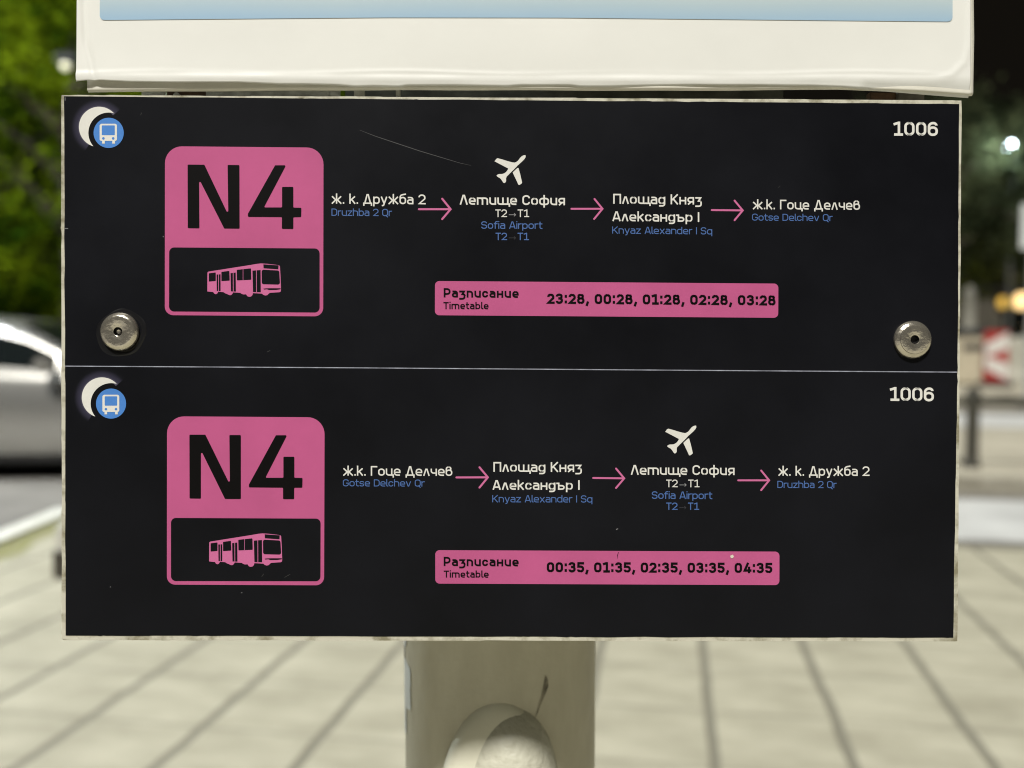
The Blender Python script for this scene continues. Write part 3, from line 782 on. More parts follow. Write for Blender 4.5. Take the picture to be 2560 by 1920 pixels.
# printed pale blue box
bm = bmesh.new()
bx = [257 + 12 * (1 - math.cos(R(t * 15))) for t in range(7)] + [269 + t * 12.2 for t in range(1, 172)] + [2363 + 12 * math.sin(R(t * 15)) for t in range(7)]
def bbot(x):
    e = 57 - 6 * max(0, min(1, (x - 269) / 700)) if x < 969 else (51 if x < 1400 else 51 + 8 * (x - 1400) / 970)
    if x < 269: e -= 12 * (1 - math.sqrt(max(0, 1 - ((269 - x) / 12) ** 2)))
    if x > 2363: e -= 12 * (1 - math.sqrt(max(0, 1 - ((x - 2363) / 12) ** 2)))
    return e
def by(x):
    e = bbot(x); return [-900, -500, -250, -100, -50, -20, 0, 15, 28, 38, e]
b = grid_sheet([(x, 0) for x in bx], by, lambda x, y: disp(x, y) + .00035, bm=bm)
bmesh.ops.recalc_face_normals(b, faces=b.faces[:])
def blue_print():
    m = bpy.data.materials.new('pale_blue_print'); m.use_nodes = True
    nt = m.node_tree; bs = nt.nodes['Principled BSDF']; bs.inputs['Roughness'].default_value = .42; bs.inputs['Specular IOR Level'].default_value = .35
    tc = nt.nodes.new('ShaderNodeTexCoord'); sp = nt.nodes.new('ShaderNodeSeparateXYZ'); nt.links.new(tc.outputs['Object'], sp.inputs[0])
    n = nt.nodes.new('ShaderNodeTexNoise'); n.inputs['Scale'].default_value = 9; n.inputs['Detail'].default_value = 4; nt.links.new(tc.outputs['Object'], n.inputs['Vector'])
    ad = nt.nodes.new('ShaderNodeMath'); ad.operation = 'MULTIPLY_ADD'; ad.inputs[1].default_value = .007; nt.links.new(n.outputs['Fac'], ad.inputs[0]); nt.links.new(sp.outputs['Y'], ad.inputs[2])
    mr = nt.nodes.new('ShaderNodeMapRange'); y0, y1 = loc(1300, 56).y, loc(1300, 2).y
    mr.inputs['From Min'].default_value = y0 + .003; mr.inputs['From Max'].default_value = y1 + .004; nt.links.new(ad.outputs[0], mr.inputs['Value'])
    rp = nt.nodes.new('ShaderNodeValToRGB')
    rp.color_ramp.elements[0].color = (.300, .450, .600, 1); rp.color_ramp.elements[1].color = (.450, .540, .570, 1)  # blue turns paler and greyer towards the top
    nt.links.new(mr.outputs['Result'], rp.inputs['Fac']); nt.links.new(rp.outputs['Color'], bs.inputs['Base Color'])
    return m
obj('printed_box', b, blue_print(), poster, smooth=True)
# the sheet behind, its lower edge rolled forward
M['rear_sheet'] = mat('rear_sheet_plastic', (0.68, 0.66, 0.58), 0.45, var=.08, vscale=25, bump=0.0003, bscale=120)
rx = [221 + t * 11.16 for t in range(199)]
def ry(x):
    yb = bottom_rear(x); return [TOP, -600, -200, 0, 100, 170, yb - 26, yb - 18, yb - 12, yb - 8, yb - 5, yb - 2.5, yb - .8, yb]
def rdisp(x, y):
    yb = bottom_rear(max(221, min(2434, x))); t = yb - y
    z = .0023
    if t < 5: z -= .0022 * (1 - t / 5) ** 2
    return z + .0003 * math.sin(x * .02)
b = grid_sheet([(x, (lambda y, x=x: 1.2 * math.sin(y * .02) * (1 if x > 2415 else 0))) for x in rx], ry, rdisp)
bmesh.ops.recalc_face_normals(b, faces=b.faces[:])
rs = obj('rear_sheet', b, M['rear_sheet'], poster, smooth=True)
md = rs.modifiers.new('thickness', 'SOLIDIFY'); md.thickness = .0006; md.offset = -1
slab('poster_backing', [(260, TOP), (2420, TOP), (2420, 205), (260, 198)], -.009, -.0035, M['galv'], poster, bev=0)

# ------------------------------------------------------------------ galvanised bracket in the gap, and the pole
PX, PY, PR = (1250 - 1280) / F_PX * 0.80, 0.80, 0.084
bracket = thing('mounting_bracket', 'galvanised steel bracket behind the gap between the white poster and black board', 'bracket')
bracket.matrix_world = B_M
def bslab(name, x0, x1, z0, z1, m, y0=190, y1=262):
    o = slab(name, [(x0, y0), (x1, y0), (x1, y1), (x0, y1)], z0, z1, m, bracket, bev=.0006); return o
bslab('flat_bar', 505, 818, -.013, -.0078, M['galv'])
bslab('flat_bar', 341, 396, -.013, -.0085, M['galv'])
bslab('rusty_tab', 398, 500, -.020, -.014, M['rusty'])
bslab('clamp_plate', 820, 843, -.0125, -.0080, M['galv'])
bslab('clamp_plate', 880, 906, -.012, -.0075, mat('bright_zinc', (.72, .72, .66), .35, metal=.3, var=.15, vscale=90))
bslab('clamp_plate', 986, 997, -.012, -.0075, bpy.data.materials['bright_zinc'])
bslab('rear_bar', 845, 1990, -.034, -.028, mat('dark_steel', (.09, .09, .075), .5, metal=.3, var=.4, vscale=40))
bslab('rusty_tab', 2195, 2262, -.020, -.014, M['rusty'], 215, 262)
bslab('flat_bar', 2262, 2330, -.016, -.011, mat('dull_steel', (.20, .185, .16), .5, metal=.4, var=.3, vscale=50), 215, 262)
for x, y in ((432, 231), (625, 233)):
    b = bmesh.new(); c = loc(x, y); lathe(b, [(.0022, -.0105), (.0022, -.0066), (.0012, -.0062)], 14, c=(c.x, c.y, 0))
    obj('rivet', b, M['galv'], bracket, smooth=True)
b = bmesh.new(); lathe(b, [(PR + .001, -.012), (PR + .004, -.012), (PR + .004, .012), (PR + .001, .012)], 48, cap=False)
# clamp ring around the pole behind the board
ring = obj('pole_clamp', b, M['galv'], bracket, smooth=True)
ring.matrix_parent_inverse = B_M.inverted(); ring.location = (PX, PY, 1.30)

pole = thing('sign_pole', 'thick round beige painted pole with a lumpy bulge under the black board', 'pole', (PX, PY, 0))
b = bmesh.new(); lathe(b, [(PR + .05, 0), (PR + .05, .02), (PR + .012, .035), (PR, .05)] + [(PR, .05 + 2.0 * t / 20) for t in range(1, 21)] + [(PR * .8, 2.08), (PR * .3, 2.105), (.001, 2.11)], 72)
obj('shaft', b, M['paint_pole'], pole, smooth=True)
# bulge: a smooth rounded hood with a rough lump on it
def dome(b, cx, cz, rx_, rz_, dep, p, n=56, mm=22):
    """half of a squarish dome standing out of the pole's front, its rim buried in the pole"""
    rings = []
    for i in range(mm + 1):
        q_ = math.sin(math.pi / 2 * i / mm)          # 0 centre .. 1 rim
        d_ = dep * (1 - q_ ** p) ** (1 / p)
        rings.append([b.verts.new((cx + rx_ * q_ * math.cos(2 * math.pi * k_ / n), -PR + .014 - d_, cz + rz_ * q_ * math.sin(2 * math.pi * k_ / n))) for k_ in range(n)])
    for p_, q2_ in zip(rings[1:], rings[2:]):
        for k_ in range(n): b.faces.new((p_[k_], p_[(k_ + 1) % n], q2_[(k_ + 1) % n], q2_[k_]))
    b.faces.new(rings[1])
tp = at(1258, 1764, PY - PR - .012)
b = bmesh.new(); dome(b, tp.x - PX - .003, tp.z - .115, .052, .115, .025, 4.0)
M['paint_hood'] = mat('hood_paint', (0.80, 0.78, 0.64), 0.5, col2=(0.70, 0.68, 0.55), vscale=14, bump=0.0006, bscale=60)
obj('bulge', b, M['paint_hood'], pole, smooth=True)
tp = at(1252, 1812, PY - PR - .04)
b = bmesh.new(); dome(b, tp.x - PX + .007, tp.z - .090, .041, .090, .040, 2.1)
obj('rough_lump', b, M['paint_rough'], pole, smooth=True)
# peeled strip of pale paint along the pole's left side
b = bmesh.new()
random.seed(3)
prev = None
for i in range(60):
    z = .95 + i * .003
    a1 = R(176); w_ = .37 + (.20 * (1 - (i - 34) / 12) if i > 34 else 0) * (1 if i < 50 else .8) + (.16 if 8 < i < 22 else 0) - (.12 if 22 <= i < 26 else 0) + random.uniform(-.012, .012)
    v = [b.verts.new(((PR + .0006) * math.cos(a1 + w_ * j / 5), (PR + .0006) * math.sin(a1 + w_ * j / 5), z)) for j in range(6)]
    if prev:
        for j in range(5): b.faces.new((prev[j], prev[j + 1], v[j + 1], v[j]))
    prev = v
obj('peeling_paint', b, mat('pale_blue_paint', (.70, .74, .74), .45), pole, smooth=True)
# dark gouge on the right
b = bmesh.new()
def on_pole(px, py):
    d = ray(px, py); o = Vector((0, 0, CAM_H)); oc = Vector((o.x - PX, o.y - PY)); dd = Vector((d.x, d.y))
    A_ = dd.dot(dd); B_ = 2 * oc.dot(dd); C_ = oc.dot(oc) - (PR + .0004) ** 2
    t = (-B_ - math.sqrt(max(0, B_ * B_ - 4 * A_ * C_))) / (2 * A_)
    p = o + d * t; return Vector((p.x - PX, p.y - PY, p.z))
gl = [((1364, 1688), .4), ((1366, 1700), 4), ((1365, 1715), 6), ((1361, 1730), 5), ((1356, 1745), 3.2), ((1350, 1762), 2.4), ((1344, 1780), 1.6), ((1338, 1794), .4)]
prev = None
for (p, w_) in gl:
    v = (b.verts.new(on_pole(p[0] - w_, p[1])), b.verts.new(on_pole(p[0] + w_, p[1])))
    if prev: b.faces.new((prev[0], prev[1], v[1], v[0]))
    prev = v
obj('gouge', b, mat('dark_gouge', (.25, .23, .17), .8, var=.5, vscale=120), pole)

# ------------------------------------------------------------------ cars
M['glass'] = mat('car_glass', (0.006, 0.008, 0.008), 0.05, spec=.6)
M['tyre'] = mat('tyre_rubber', (0.012, 0.012, 0.012), 0.8)
M['rim'] = mat('alloy_rim', (0.5, 0.5, 0.5), 0.3, metal=1.0)
M['silver'] = mat('silver_car_paint', (0.42, 0.41, 0.38), 0.24, metal=0.75, coat=1.0)
M['dark_paint'] = mat('dark_car_paint', (0.020, 0.022, 0.026), 0.25, metal=.1, coat=1.0)
M['grey_paint'] = mat('grey_car_paint', (0.10, 0.10, 0.11), 0.25, metal=.3, coat=1.0)
M['black_trim'] = mat('black_trim', (0.012, 0.012, 0.012), 0.6)
M['tail_red'] = mat('tail_lens_red', (0.28, 0.012, 0.01), 0.15, coat=1)
M['lens'] = mat('headlamp_lens', (0.6, 0.62, 0.65), 0.1, coat=1)
M['lens_lit'] = emit('lit_headlamp', (0.86, 0.88, 1.0), 45)
def lerp(tab, x):
    for (a, b_), (c, d) in zip(tab, tab[1:]):
        if a <= x <= c: return b_ + (d - b_) * (x - a) / (c - a)
    return tab[-1][1] if x > tab[-1][0] else tab[0][1]
def make_car(name, label, paint, loc_, rz, hs=1.0, lit=False, group=None):
    """hatchback along local +x = rear, 4.1 m"""
    t = thing(name, label, 'car', loc_, rz, group)
    Wd = [(0, .60), (.12, .74), (.4, .83), (1.2, .87), (3.2, .87), (3.8, .83), (4.02, .76), (4.1, .68)]
    Bt = [(0, .55), (.1, .66), (.5, .80), (1.15, .90), (3.9, .98), (4.02, .94), (4.1, .70)]
    b = bmesh.new(); rings = []
    xs = [0, .05, .12, .25, .4, .6, .8, 1.0, 1.2, 1.6, 2.0, 2.4, 2.8, 3.2, 3.5, 3.7, 3.85, 3.95, 4.02, 4.07, 4.1]
    for x in xs:
        w, bt = lerp(Wd, x), lerp(Bt, x) * hs; sl = .22 + (.08 if x < .2 or x > 3.9 else 0)
        pr = [(w * .90, sl), (w * .985, sl + .08), (w, sl + .25), (w * .99, (sl + bt) / 2 + .06), (w * .965, bt - .09), (w * .92, bt - .02), (w * .80, bt + .005), (w * .4, bt + .03), (0, bt + .035)]
        ring = [(x, y, z) for y, z in pr] + [(x, -y, z) for y, z in pr[-2::-1]]
        rings.append([b.verts.new(v) for v in ring])
    for r0, r1 in zip(rings, rings[1:]):
        for k_ in range(len(r0) - 1): b.faces.new((r0[k_], r0[k_ + 1], r1[k_ + 1], r1[k_]))
        b.faces.new((r0[-1], r0[0], r1[0], r1[-1]))
    b.faces.new(rings[0]); b.faces.new(rings[-1])
    obj('body', b, paint, t, smooth=True)
    # roof shell
    Tp = [(1.05, .92), (1.35, 1.08), (1.75, 1.30), (2.0, 1.385), (2.5, 1.425), (3.2, 1.40), (3.6, 1.34), (3.8, 1.22), (3.98, .97)]
    xs2 = [1.05, 1.2, 1.35, 1.55, 1.75, 1.88, 2.0, 2.25, 2.5, 2.85, 3.2, 3.45, 3.6, 3.72, 3.8, 3.9, 3.98]
    b = bmesh.new(); rings = []; sec = {}
    for x in xs2:
        w, bt, tp_ = lerp(Wd, x), lerp(Bt, x) * hs - .03, lerp(Tp, x) * hs
        hgt = max(.02, tp_ - bt)
        pr = [(w * .92, bt), (w * .92 - .10 * hgt / .45, bt + hgt * .50), (w * .92 - .16 * hgt / .45, bt + hgt * .76), (w * .92 - .22 * hgt / .45, bt + hgt * .90), (w * .5, bt + hgt * .985), (0, tp_)]
        sec[x] = pr
        ring = [(x, y, z) for y, z in pr] + [(x, -y, z) for y, z in pr[-2::-1]]
        rings.append([b.verts.new(v) for v in ring])
    for r0, r1 in zip(rings, rings[1:]):
        for k_ in range(len(r0) - 1): b.faces.new((r0[k_], r0[k_ + 1], r1[k_ + 1], r1[k_]))
    obj('roof', b, paint, t, smooth=True)
    def side_pt(x, f, s_, out=.006):
        w, bt, tp_ = lerp(Wd, x), lerp(Bt, x) * hs - .03, lerp(Tp, x) * hs; hgt = max(.02, tp_ - bt)
        y = w * .92 - (.20 * f if f < .5 else .10 + .231 * (f - .5)) * hgt / .45
        return (x, s_ * (y + out), bt + hgt * f)
    for s_ in (-1, 1):
        for (xa, xb) in ((1.47, 2.32), (2.40, 3.12), (3.20, 3.74)):
            b = bmesh.new(); n = 6; vs_ = []
            for i in range(n + 1):
                x = xa + (xb - xa) * i / n
                vs_.append([b.verts.new(side_pt(x, f, s_)) for f in (.16, .36, .50, .62, .71)])
            for p_, q_ in zip(vs_, vs_[1:]):
                for k_ in range(4): b.faces.new((p_[k_], p_[k_ + 1], q_[k_ + 1], q_[k_]))
            obj('side_window', b, M['glass'], t, smooth=True)
    for nm, xa, xb in (('windscreen', 1.22, 1.86), ('rear_window', 3.72, 3.93)):
        b = bmesh.new(); vs_ = []
        for i in range(6):
            x = xa + (xb - xa) * i / 5; tp_ = lerp(Tp, x) * hs; w = lerp(Wd, x)
            vs_.append([b.verts.new((x + (.004 if xa > 3 else -.004), w * f, tp_ + .012 - .05 * abs(f) ** 3)) for f in (-.62, -.45, -.25, 0, .25, .45, .62)])
        for p_, q_ in zip(vs_, vs_[1:]):
            for k_ in range(6): b.faces.new((p_[k_], p_[k_ + 1], q_[k_ + 1], q_[k_]))
        obj(nm, b, M['glass'], t, smooth=True)
    for x in (.78, 3.38):
        for s_ in (-1, 1):
            b = bmesh.new(); lathe(b, [(.20, -.10), (.30, -.10), (.325, -.06), (.325, .06), (.30, .10), (.20, .10)], 28, axis='Y', cap=False)
            wh_ = obj('wheel', b, M['tyre'], t, smooth=True); wh_.location = (x, s_ * .80, .325)
            b = bmesh.new(); lathe(b, [(.205, -.09 * s_), (.205, .085 * s_), (.16, .095 * s_), (.05, .07 * s_), (.03, .085 * s_)], 20, axis='Y'); obj('rim', b, M['rim'], wh_, smooth=True)
            b = bmesh.new(); lathe(b, [(.36, 0), (.41, .004 * s_), (.41, -.03 * s_)], 28, axis='Y', cap=False)
            bmesh.ops.bisect_plane(b, geom=b.verts[:] + b.edges[:] + b.faces[:], plane_co=(0, 0, -.10), plane_no=(0, 0, -1), clear_outer=True)
            wa = obj('wheel_arch', b, M['black_trim'], t, smooth=True); wa.location = (x, s_ * (lerp(Wd, x) + .004), .325)
            b = bmesh.new(); lathe(b, [(.02, 0), (.355, 0), (.355, -.02 * s_), (.02, -.02 * s_)], 28, axis='Y')
            ww = obj('wheel_well', b, M['black_trim'], t); ww.location = (x, s_ * (lerp(Wd, x) - .006), .325)
    for s_ in (-1, 1):
        b = bmesh.new(); box(b, -.02, .16, s_ * .60 - .10, s_ * .60 + .10, .56 * hs, .68 * hs, bev=.03); obj('headlight', b, M['lens_lit'] if lit else M['lens'], t, smooth=True)
        b = bmesh.new(); box(b, 3.98, 4.10, s_ * .68 - .07, s_ * .68 + .07, .70 * hs, .93 * hs, bev=.02); obj('taillight', b, M['tail_red'], t, smooth=True)
        b = bmesh.new(); box(b, 1.42, 1.56, s_ * .95 - .10, s_ * .95 + .10, .93 * hs, 1.06 * hs, bev=.03); obj('wing_mirror', b, paint, t, smooth=True)
    b = bmesh.new(); box(b, .02, 4.06, -.82, .82, .16, .27, bev=.03); obj('underside', b, M['black_trim'], t)
    b = bmesh.new(); box(b, -.012, .05, -.26, .26, .36, .47); obj('number_plate', b, M['white_kerb'], t)
    return t
# the silver car at the left, its rear end towards the board
def place(px, Y): return (px - 1280) / F_PX * Y * 1.0
YC = 9.35
make_car('parked_car', 'silver hatchback parked on the road behind the left edge of the black board', M['silver'],
         (place(545, 8.9), YC + .1, ROAD_Z), math.pi + R(3), hs=1.10)
make_car('parked_car', 'dark grey car standing behind the silver hatchback, in front of the trees', M['grey_paint'],
         (place(120, 12.6) - 4.1, 12.4, ROAD_Z), R(1), hs=1.17)
# far cars at the right
Yf = 36.0
make_car('parked_car', 'distant black car with one lit headlamp showing beyond the beige bin', M['dark_paint'],
         (place(2478, Yf) - .55, Yf, -.01), R(14), lit=True)
make_car('parked_car', 'distant grey car at the far right behind the striped barrier board', M['grey_paint'],
         (place(2590, Yf + 5), Yf + 5, -.01), R(-4))

# ------------------------------------------------------------------ right-hand street furniture
base = ground(2428, 1168)
M['rail_dark'] = mat('weathered_dark_steel', (0.040, 0.037, 0.026), 0.6, var=.3, vscale=12)
rail = thing('street_railing', 'low dark steel railing with round posts on the traffic island', 'railing', base, -PAV_A)
for i in (-2, -1, 0, 1, 2):
    b = bmesh.new(); lathe(b, [(.085, 0), (.085, .02), (.068, .05), (.060, .12), (.058, .60), (.068, .63), (.072, .68), (.058, .73), (.03, .755), (.001, .76)], 20)
    p_ = obj('post', b, M['rail_dark'], rail, smooth=True); p_.location = (i * 1.9, 0, 0)
for z in (.62,):
    b = bmesh.new(); box(b, -3.8, 3.8, -.025, .025, z - .042, z + .042, bev=.008); obj('rail', b, M['rail_dark'], rail)
# beige bin with a dark lid
pb = ground(2418, 962)
binn = thing('litter_bin', 'large beige bin with a dark lid on the far pavement right of the black board', 'bin', (pb.x, pb.y, -.01), -PAV_A)
b = bmesh.new(); box(b, -.40, .40, -.35, .35, .03, 1.16, bev=.05); obj('body', b, mat('beige_plastic', (.42, .37, .27), .6, var=.1, vscale=4), binn, smooth=True)
b = bmesh.new(); box(b, -.44, .44, -.39, .39, 1.165, 1.33, bev=.05); obj('lid', b, mat('dark_lid', (.035, .038, .04), .5), binn, smooth=True)
b = bmesh.new(); box(b, -.22, .22, -.362, -.352, .82, .98); obj('opening', b, M['black_trim'], binn)
# red and white barrier board
pc = ground(2488, 966)
bar = thing('barrier_board', 'red and white striped barrier board beside the beige bin', 'barrier', (pc.x, pc.y, -.01), R(-8))
b = bmesh.new(); box(b, -.26, .26, -.02, .02, .12, 1.28, bev=.006); obj('panel', b, mat('red_reflective', (.30, .022, .018), .5), bar)
b = bmesh.new()
def band(z):   # one white chevron pointing left
    for s_ in (1, -1):
        v = [(-.245, 0), (-.245, .0), (.245, s_ * .36), (.245, s_ * .04)]
        pts_ = [(-.245, z - .0), (-.245, z + s_ * .27), (.245, z + s_ * .54), (.245, z + s_ * .17)]
        b.faces.new([b.verts.new((x, -.023, zz)) for x, zz in pts_])
band(.70)
obj('chevron', b, mat('white_reflective', (.56, .54, .50), .5), bar)
b = bmesh.new(); box(b, -.35, .35, -.18, .18, 0, .11, bev=.02); obj('foot', b, M['black_trim'], bar)
# pale concrete blocks at the frame's right
pk = ground(2590, 960)
blk = thing('concrete_barrier', 'pale grey concrete barrier block at the right edge behind the barrier board', 'barrier', (pk.x, pk.y + .3, -.01), R(-6))
b = bmesh.new(); prof_ = [(-.30, 0), (.30, 0), (.30, .12), (.16, .38), (.11, 1.12), (-.11, 1.12), (-.16, .38), (-.30, .12)]
for x in (-.62, 1.6): pass
va = [b.verts.new((-.70, y, z)) for y, z in prof_]; vb = [b.verts.new((1.7, y, z)) for y, z in prof_]
b.faces.new(va); b.faces.new(vb[::-1])
for i in range(8): b.faces.new((va[i], va[(i + 1) % 8], vb[(i + 1) % 8], vb[i]))
bmesh.ops.bevel(b, geom=b.edges[:], offset=.015, segments=2, affect='EDGES')
obj('block', b, mat('barrier_concrete', (.40, .39, .33), .8, col2=(.30, .29, .24), vscale=3), blk)
b = bmesh.new(); box(b, -.2, 0, -.20, .20, 1.122, 1.15); box(b, .8, 1.0, -.20, .20, 1.122, 1.15); obj('lifting_lug', b, M['galv'], blk)
# pale column
pl = at(2423, 795, 30.0)
colm = thing('concrete_column', 'pale round stone column in front of the trees right of the board', 'column', (pl.x, pl.y, -.01))
b = bmesh.new(); lathe(b, [(.30, 0), (.30, .12), (.20, .16), (.18, 2.2), (.19, 2.45), (.12, 2.66), (.001, 2.74)], 24); obj('shaft', b, mat('column_stone', (.27, .265, .23), .8, var=.15, vscale=4), colm, smooth=True)
b = bmesh.new(); lathe(b, [(.203, .16), (.215, .18), (.215, .22), (.203, .24)], 24, cap=False); obj('collar', b, M['galv'], colm, smooth=True)
# kiosk with a warm lit front
kp = at(2500, 790, 46.0)
kio = thing('kiosk', 'small kiosk with a warm lit awning beyond the parked cars', 'kiosk', (kp.x, kp.y, -.01), R(20))
b = bmesh.new(); box(b, -1.6, 1.6, -1.1, 1.1, 0, 2.85, bev=.02); obj('wall', b, mat('kiosk_wall', (.10, .09, .07), .7), kio)
b = bmesh.new(); box(b, -1.8, 1.8, -1.5, 1.25, 3.16, 3.3, bev=.02); obj('roof', b, M['black_trim'], kio)
b = bmesh.new(); box(b, -.5, 1.25, -1.5, -1.15, 2.3, 3.05, bev=.12); obj('lit_awning', b, emit('warm_light', (1.0, .74, .36), 1.15), kio, smooth=True)
b = bmesh.new(); box(b, -1.5, -.6, -1.35, -1.14, 2.32, 2.85, bev=.08); obj('lit_sign', b, emit('amber_light', (.85, .55, .10), .35), kio, smooth=True)
b = bmesh.new(); box(b, -1.1, 1.1, -1.13, -1.105, 1.1, 2.2); obj('window', b, M['glass'], kio)
# sign post at the right edge
ps = ground(2566, 1010)
sp_ = thing('road_sign', 'pale back of a road sign on a grey post at the right edge', 'road sign', (ps.x, ps.y, 0), R(-10))
b = bmesh.new(); lathe(b, [(.034, 0), (.034, 3.4), (.001, 3.42)], 16); obj('post', b, mat('post_grey', (.34, .35, .33), .5, metal=.2), sp_, smooth=True)
zc = at(2566, 567, ps.y).z; hh = .5 * 110 / F_PX * ps.y
b = bmesh.new(); box(b, -.20, .32, -.062, -.040, zc - hh, zc + hh, bev=.008); obj('sign_plate', b, mat('sign_grey', (.55, .57, .55), .5, var=.1, vscale=3), sp_)
# low mushroom bollard at the left
pm = ground(172, 1438)
bol = thing('bollard', 'low grey bollard with a dark foot behind the left edge of the black board', 'bollard', (pm.x, pm.y, 0))
b = bmesh.new(); lathe(b, [(.075, .0), (.075, .10), (.072, .14), (.001, .14)], 28); obj('foot', b, mat('dark_iron', (.035, .03, .022), .6), bol, smooth=True)
b = bmesh.new(); lathe(b, [(.055, .14), (.055, .24), (.052, .265), (.03, .28), (.001, .284)], 28); obj('post', b, mat('bollard_grey', (.42, .41, .37), .5), bol, smooth=True)

# ------------------------------------------------------------------ trees
def leaf_mat(name, dark, light, scale, trans=.35):
    m = bpy.data.materials.new(name); m.use_nodes = True
    nt = m.node_tree; nt.nodes.clear(); L = nt.links.new
    out = nt.nodes.new('ShaderNodeOutputMaterial'); mx = nt.nodes.new('ShaderNodeMixShader'); mx.inputs[0].default_value = trans
    d = nt.nodes.new('ShaderNodeBsdfDiffuse'); t = nt.nodes.new('ShaderNodeBsdfTranslucent')
    tc = nt.nodes.new('ShaderNodeTexCoord'); n = nt.nodes.new('ShaderNodeTexNoise'); n.inputs['Scale'].default_value = scale; n.inputs['Detail'].default_value = 3
    L(tc.outputs['Object'], n.inputs['Vector'])
    r = nt.nodes.new('ShaderNodeValToRGB'); r.color_ramp.elements[0].position = .42; r.color_ramp.elements[1].position = .60
    r.color_ramp.elements[0].color = (*dark, 1); r.color_ramp.elements[1].color = (*light, 1)
    L(n.outputs['Fac'], r.inputs['Fac']); L(r.outputs['Color'], d.inputs['Color']); L(r.outputs['Color'], t.inputs['Color'])
    L(d.outputs[0], mx.inputs[1]); L(t.outputs[0], mx.inputs[2]); L(mx.outputs[0], out.inputs['Surface'])
    return m
M['leaf_lit'] = leaf_mat('broad_green_leaves', (.020, .052, .003), (.180, .250, .008), 1.4)
M['leaf_hedge'] = leaf_mat('hedge_leaves', (.018, .042, .004), (.055, .100, .006), 1.6)
M['leaf_far'] = leaf_mat('dimmed_green_leaves', (.016, .022, .011), (.085, .100, .048), .6)  # weaker light on the far trees is put into this darker leaf colour
M['leaf_far2'] = leaf_mat('olive_leaves', (.020, .028, .006), (.150, .170, .016), .7)
M['bark'] = mat('bark', (.075, .06, .04), .9, var=.4, vscale=8, vstretch=(1, 1, .2))
def crown_mesh(seed, rx_, ry_, rz_, n_cl, per, size, cl_r):
    rnd = random.Random(seed); vs_, fs_ = [], []
    for _ in range(n_cl):
        while True:
            p = Vector((rnd.uniform(-1, 1), rnd.uniform(-1, 1), rnd.uniform(-1, 1)))
            if .25 < p.length < 1: break
        p = p.normalized() * (p.length ** .55)
        c = Vector((p.x * rx_, p.y * ry_, p.z * rz_)); r = cl_r * rnd.uniform(.55, 1.25)
        for _ in range(per):
            o = Vector((rnd.gauss(0, .5), rnd.gauss(0, .5), rnd.gauss(0, .38))) * r
            u = Vector((rnd.gauss(0, 1), rnd.gauss(0, 1), rnd.gauss(0, .6))).normalized()
            nrm = Vector((rnd.gauss(0, 1), rnd.gauss(-.3, 1), rnd.gauss(.7, 1)))
            v = u.cross(nrm).normalized() * .42; q = c + o; s_ = size * rnd.uniform(.65, 1.35)
            i0 = len(vs_)
            vs_ += [q - u * s_ * .5, q + v * s_ * .5, q + u * s_ * .5, q - v * s_ * .5]
            fs_.append((i0, i0 + 1, i0 + 2, i0 + 3))
    me = bpy.data.meshes.new('crown'); me.from_pydata([tuple(v) for v in vs_], [], fs_); me.update()
    return me
def tree(name, label, loc_, hgt, cr, leaf, seed, n_cl=170, per=55, size=.16, cl_r=.7, rz=0, group='trees beyond the road'):
    rnd = random.Random(seed * 7 + 1)
    t = thing(name, label, 'tree', loc_, rz, group)
    rx_, ry_, rz_ = cr; cz = hgt - rz_
    o = obj('crown', crown_mesh(seed, rx_, ry_, rz_, n_cl, per, size, cl_r), leaf, t); o.location = (0, 0, cz)
    b = bmesh.new(); r0 = .035 * hgt
    tube(b, [(0, 0, -.1), (.03, 0, .3), (.05, .04, cz * .5), (0, .1, cz), (.1, 0, cz + rz_ * .5)], [r0 * 1.5, r0 * 1.1, r0 * .9, r0 * .6, r0 * .2])
    for i in range(7):
        a = 2 * math.pi * i / 7 + rnd.uniform(-.3, .3); z0 = cz * rnd.uniform(.6, 1.05); l = rnd.uniform(.55, .85)
        tube(b, [(0, .05, z0), (math.cos(a) * rx_ * l * .5, math.sin(a) * ry_ * l * .5, z0 + rz_ * .25), (math.cos(a) * rx_ * l, math.sin(a) * ry_ * l, z0 + rz_ * .45)], [r0 * .5, r0 * .3, r0 * .1], 7)
    obj('trunk', b, M['bark'], t, smooth=True)
    return t
tree('leafy_tree', 'bright green leafy tree nearest the silver hatchback at the left', (-7.3, 15.4, 0), 7.6, (3.0, 2.3, 3.0), M['leaf_lit'], 1, 300, 60, .17, .62)
tree('leafy_tree', 'bright green tree whose crown shows behind the left side of the white poster', (-4.0, 17.6, 0), 8.5, (3.0, 2.5, 3.5), M['leaf_lit'], 2, 250, 55, .18, .7)
tree('leafy_tree', 'tall green tree behind the tree nearest the silver hatchback', (-10.6, 18.5, 0), 9.5, (3.4, 2.6, 4.2), M['leaf_lit'], 3, 260, 55, .19, .75)
hd = thing('hedge', 'dark clipped hedge behind the parked cars under the left trees', 'hedge', (-8.5, 17.2, 0))
me = crown_mesh(11, 6.0, .8, 1.1, 420, 40, .14, .5); o = obj('foliage', me, M['leaf_hedge'], hd); o.location = (0, 0, 1.15)
b = bmesh.new()
for i in range(9): tube(b, [(-5 + i * 1.25, 0, -.05), (-5 + i * 1.25, .05, .6), (-4.9 + i * 1.25, .1, 1.5)], [.05, .04, .015], 6)
obj('stem', b, M['bark'], hd)
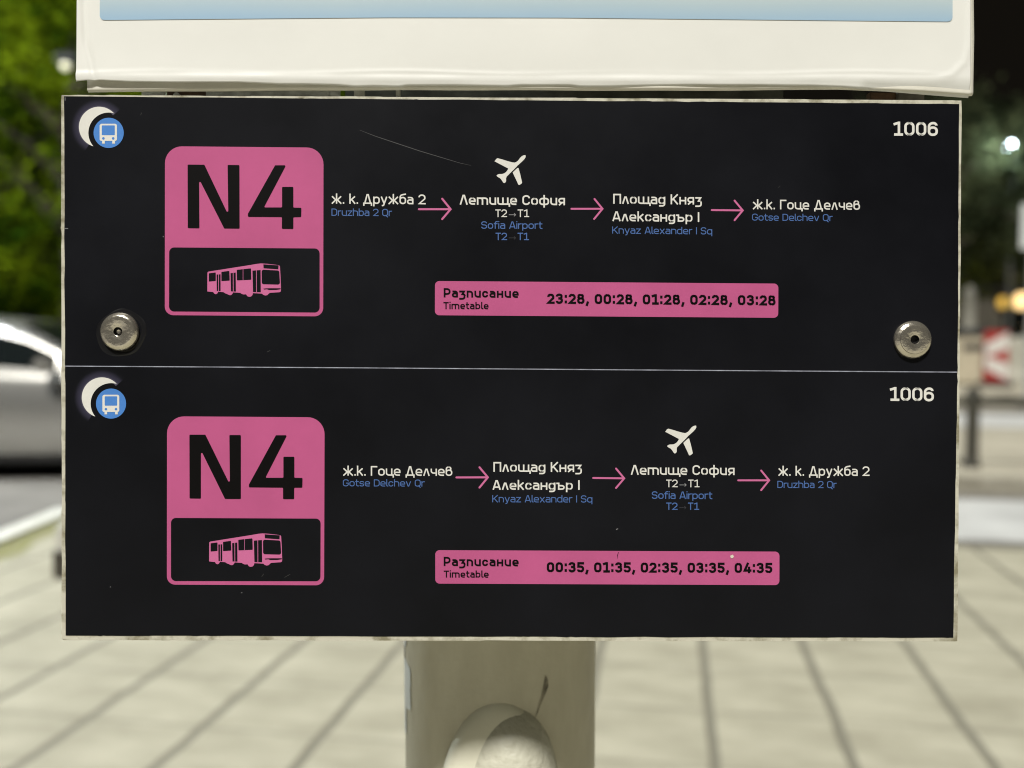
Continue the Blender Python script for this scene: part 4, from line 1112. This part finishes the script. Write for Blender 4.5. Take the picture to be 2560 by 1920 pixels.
for i, (px, Y, hgt, cr, leaf, lab) in enumerate([
        (2330, 33, 9.8, (4.2, 3.2, 3.5), 'leaf_far', 'dim dark tree directly right of the board behind the pale column'),
        (2660, 29, 8.4, (3.2, 2.6, 2.7), 'leaf_far', 'dim tree at the right edge behind the back of the road sign'),
        (2525, 52, 7.6, (4.4, 2.6, 2.9), 'leaf_far2', 'olive green tree lit from below above the kiosk'),
        (2250, 40, 9.0, (4.0, 3.0, 3.1), 'leaf_far', 'dark tree hidden mostly behind the right side of the black board'),
        (2790, 38, 9.4, (4.2, 3.0, 3.3), 'leaf_far', 'dark tree beyond the right edge past the road sign')]):
    p = at(px, 823, Y)
    tree('leafy_tree', lab, (p.x, p.y, -.01), hgt, cr, M[leaf], 20 + i, 190, 45, .28, .85)

# ------------------------------------------------------------------ street lamps
M['led'] = emit('led_light', (.80, .93, 1.0), 40)
M['lamp_dark'] = mat('lamp_dark_paint', (.008, .008, .008), .7)
M['lamp_grey'] = mat('lamp_grey_paint', (.22, .23, .23), .5)
def street_lamp(label, head, arm_dir, em, k=1.0):
    """head: world position of the lit lens; arm_dir: direction from pole to head"""
    ad = Vector(arm_dir).normalized(); foot = Vector(head) - ad * 1.4
    t = thing('street_lamp', label, 'street lamp', (foot.x, foot.y, 0), math.atan2(ad.y, ad.x), 'street lamps')
    H = head[2]
    b = bmesh.new(); tube(b, [(0, 0, 0), (0, 0, 1.0), (0, 0, H - .2), (.12, 0, H + .12), (.5, 0, H + .22), (1.0, 0, H + .16)], [.09, .075, .05, .045, .04, .035], 14); obj('pole', b, M['lamp_grey'], t, smooth=True)
    b = bmesh.new(); box(b, 1.4 - .45 * k, 1.4 + .35 * k, -.17 * k, .17 * k, H + .05 * k, H + .16, bev=.03); obj('lamp_head', b, M['lamp_dark'], t, smooth=True)
    b = bmesh.new(); lathe(b, [(.02 * k, -.17 * k), (.10 * k, -.14 * k), (.15 * k, -.08 * k), (.17 * k, 0), (.15 * k, .06 * k)], 24, c=(1.4, 0, H)); obj('lens', b, em, t, smooth=True)
    return t
hl = at(2523, 361, 30.0)
street_lamp('tall street lamp with a bright cold white light in front of the dim right trees', hl, (-.55, -.83, 0), M['led'], .8)
# faint lamp seen through the left tree
h2 = at(163, 163, 13.0)
street_lamp('street lamp with a small pale light beside the bright green trees at the left', h2, (-.97, -.2, 0), emit('pale_lamp', (.62, .60, .42), 1.6), .38)
def lamp_light(nm, pos, watts, col, parent=None, rad=.12):
    l = bpy.data.lights.new(nm, 'POINT'); l.energy = watts; l.color = col; l.shadow_soft_size = rad
    o = bpy.data.objects.new(nm, l); o.location = pos; COL.objects.link(o); return o
lamp_light('street_lamp_light', (hl.x, hl.y, hl.z - .25), 500, (.80, .92, 1.0))
# cold street lamp just out of the picture to the left: lights the trees and the pole's left side
h3 = Vector((-7.4, 7.6, 6.6))
street_lamp('street lamp with a cold white light over the road left of the board', h3, (1, -.05, 0), M['led'])
lamp_light('street_lamp_light', (h3.x, h3.y, h3.z - .25), 2000, (.84, .93, 1.0))
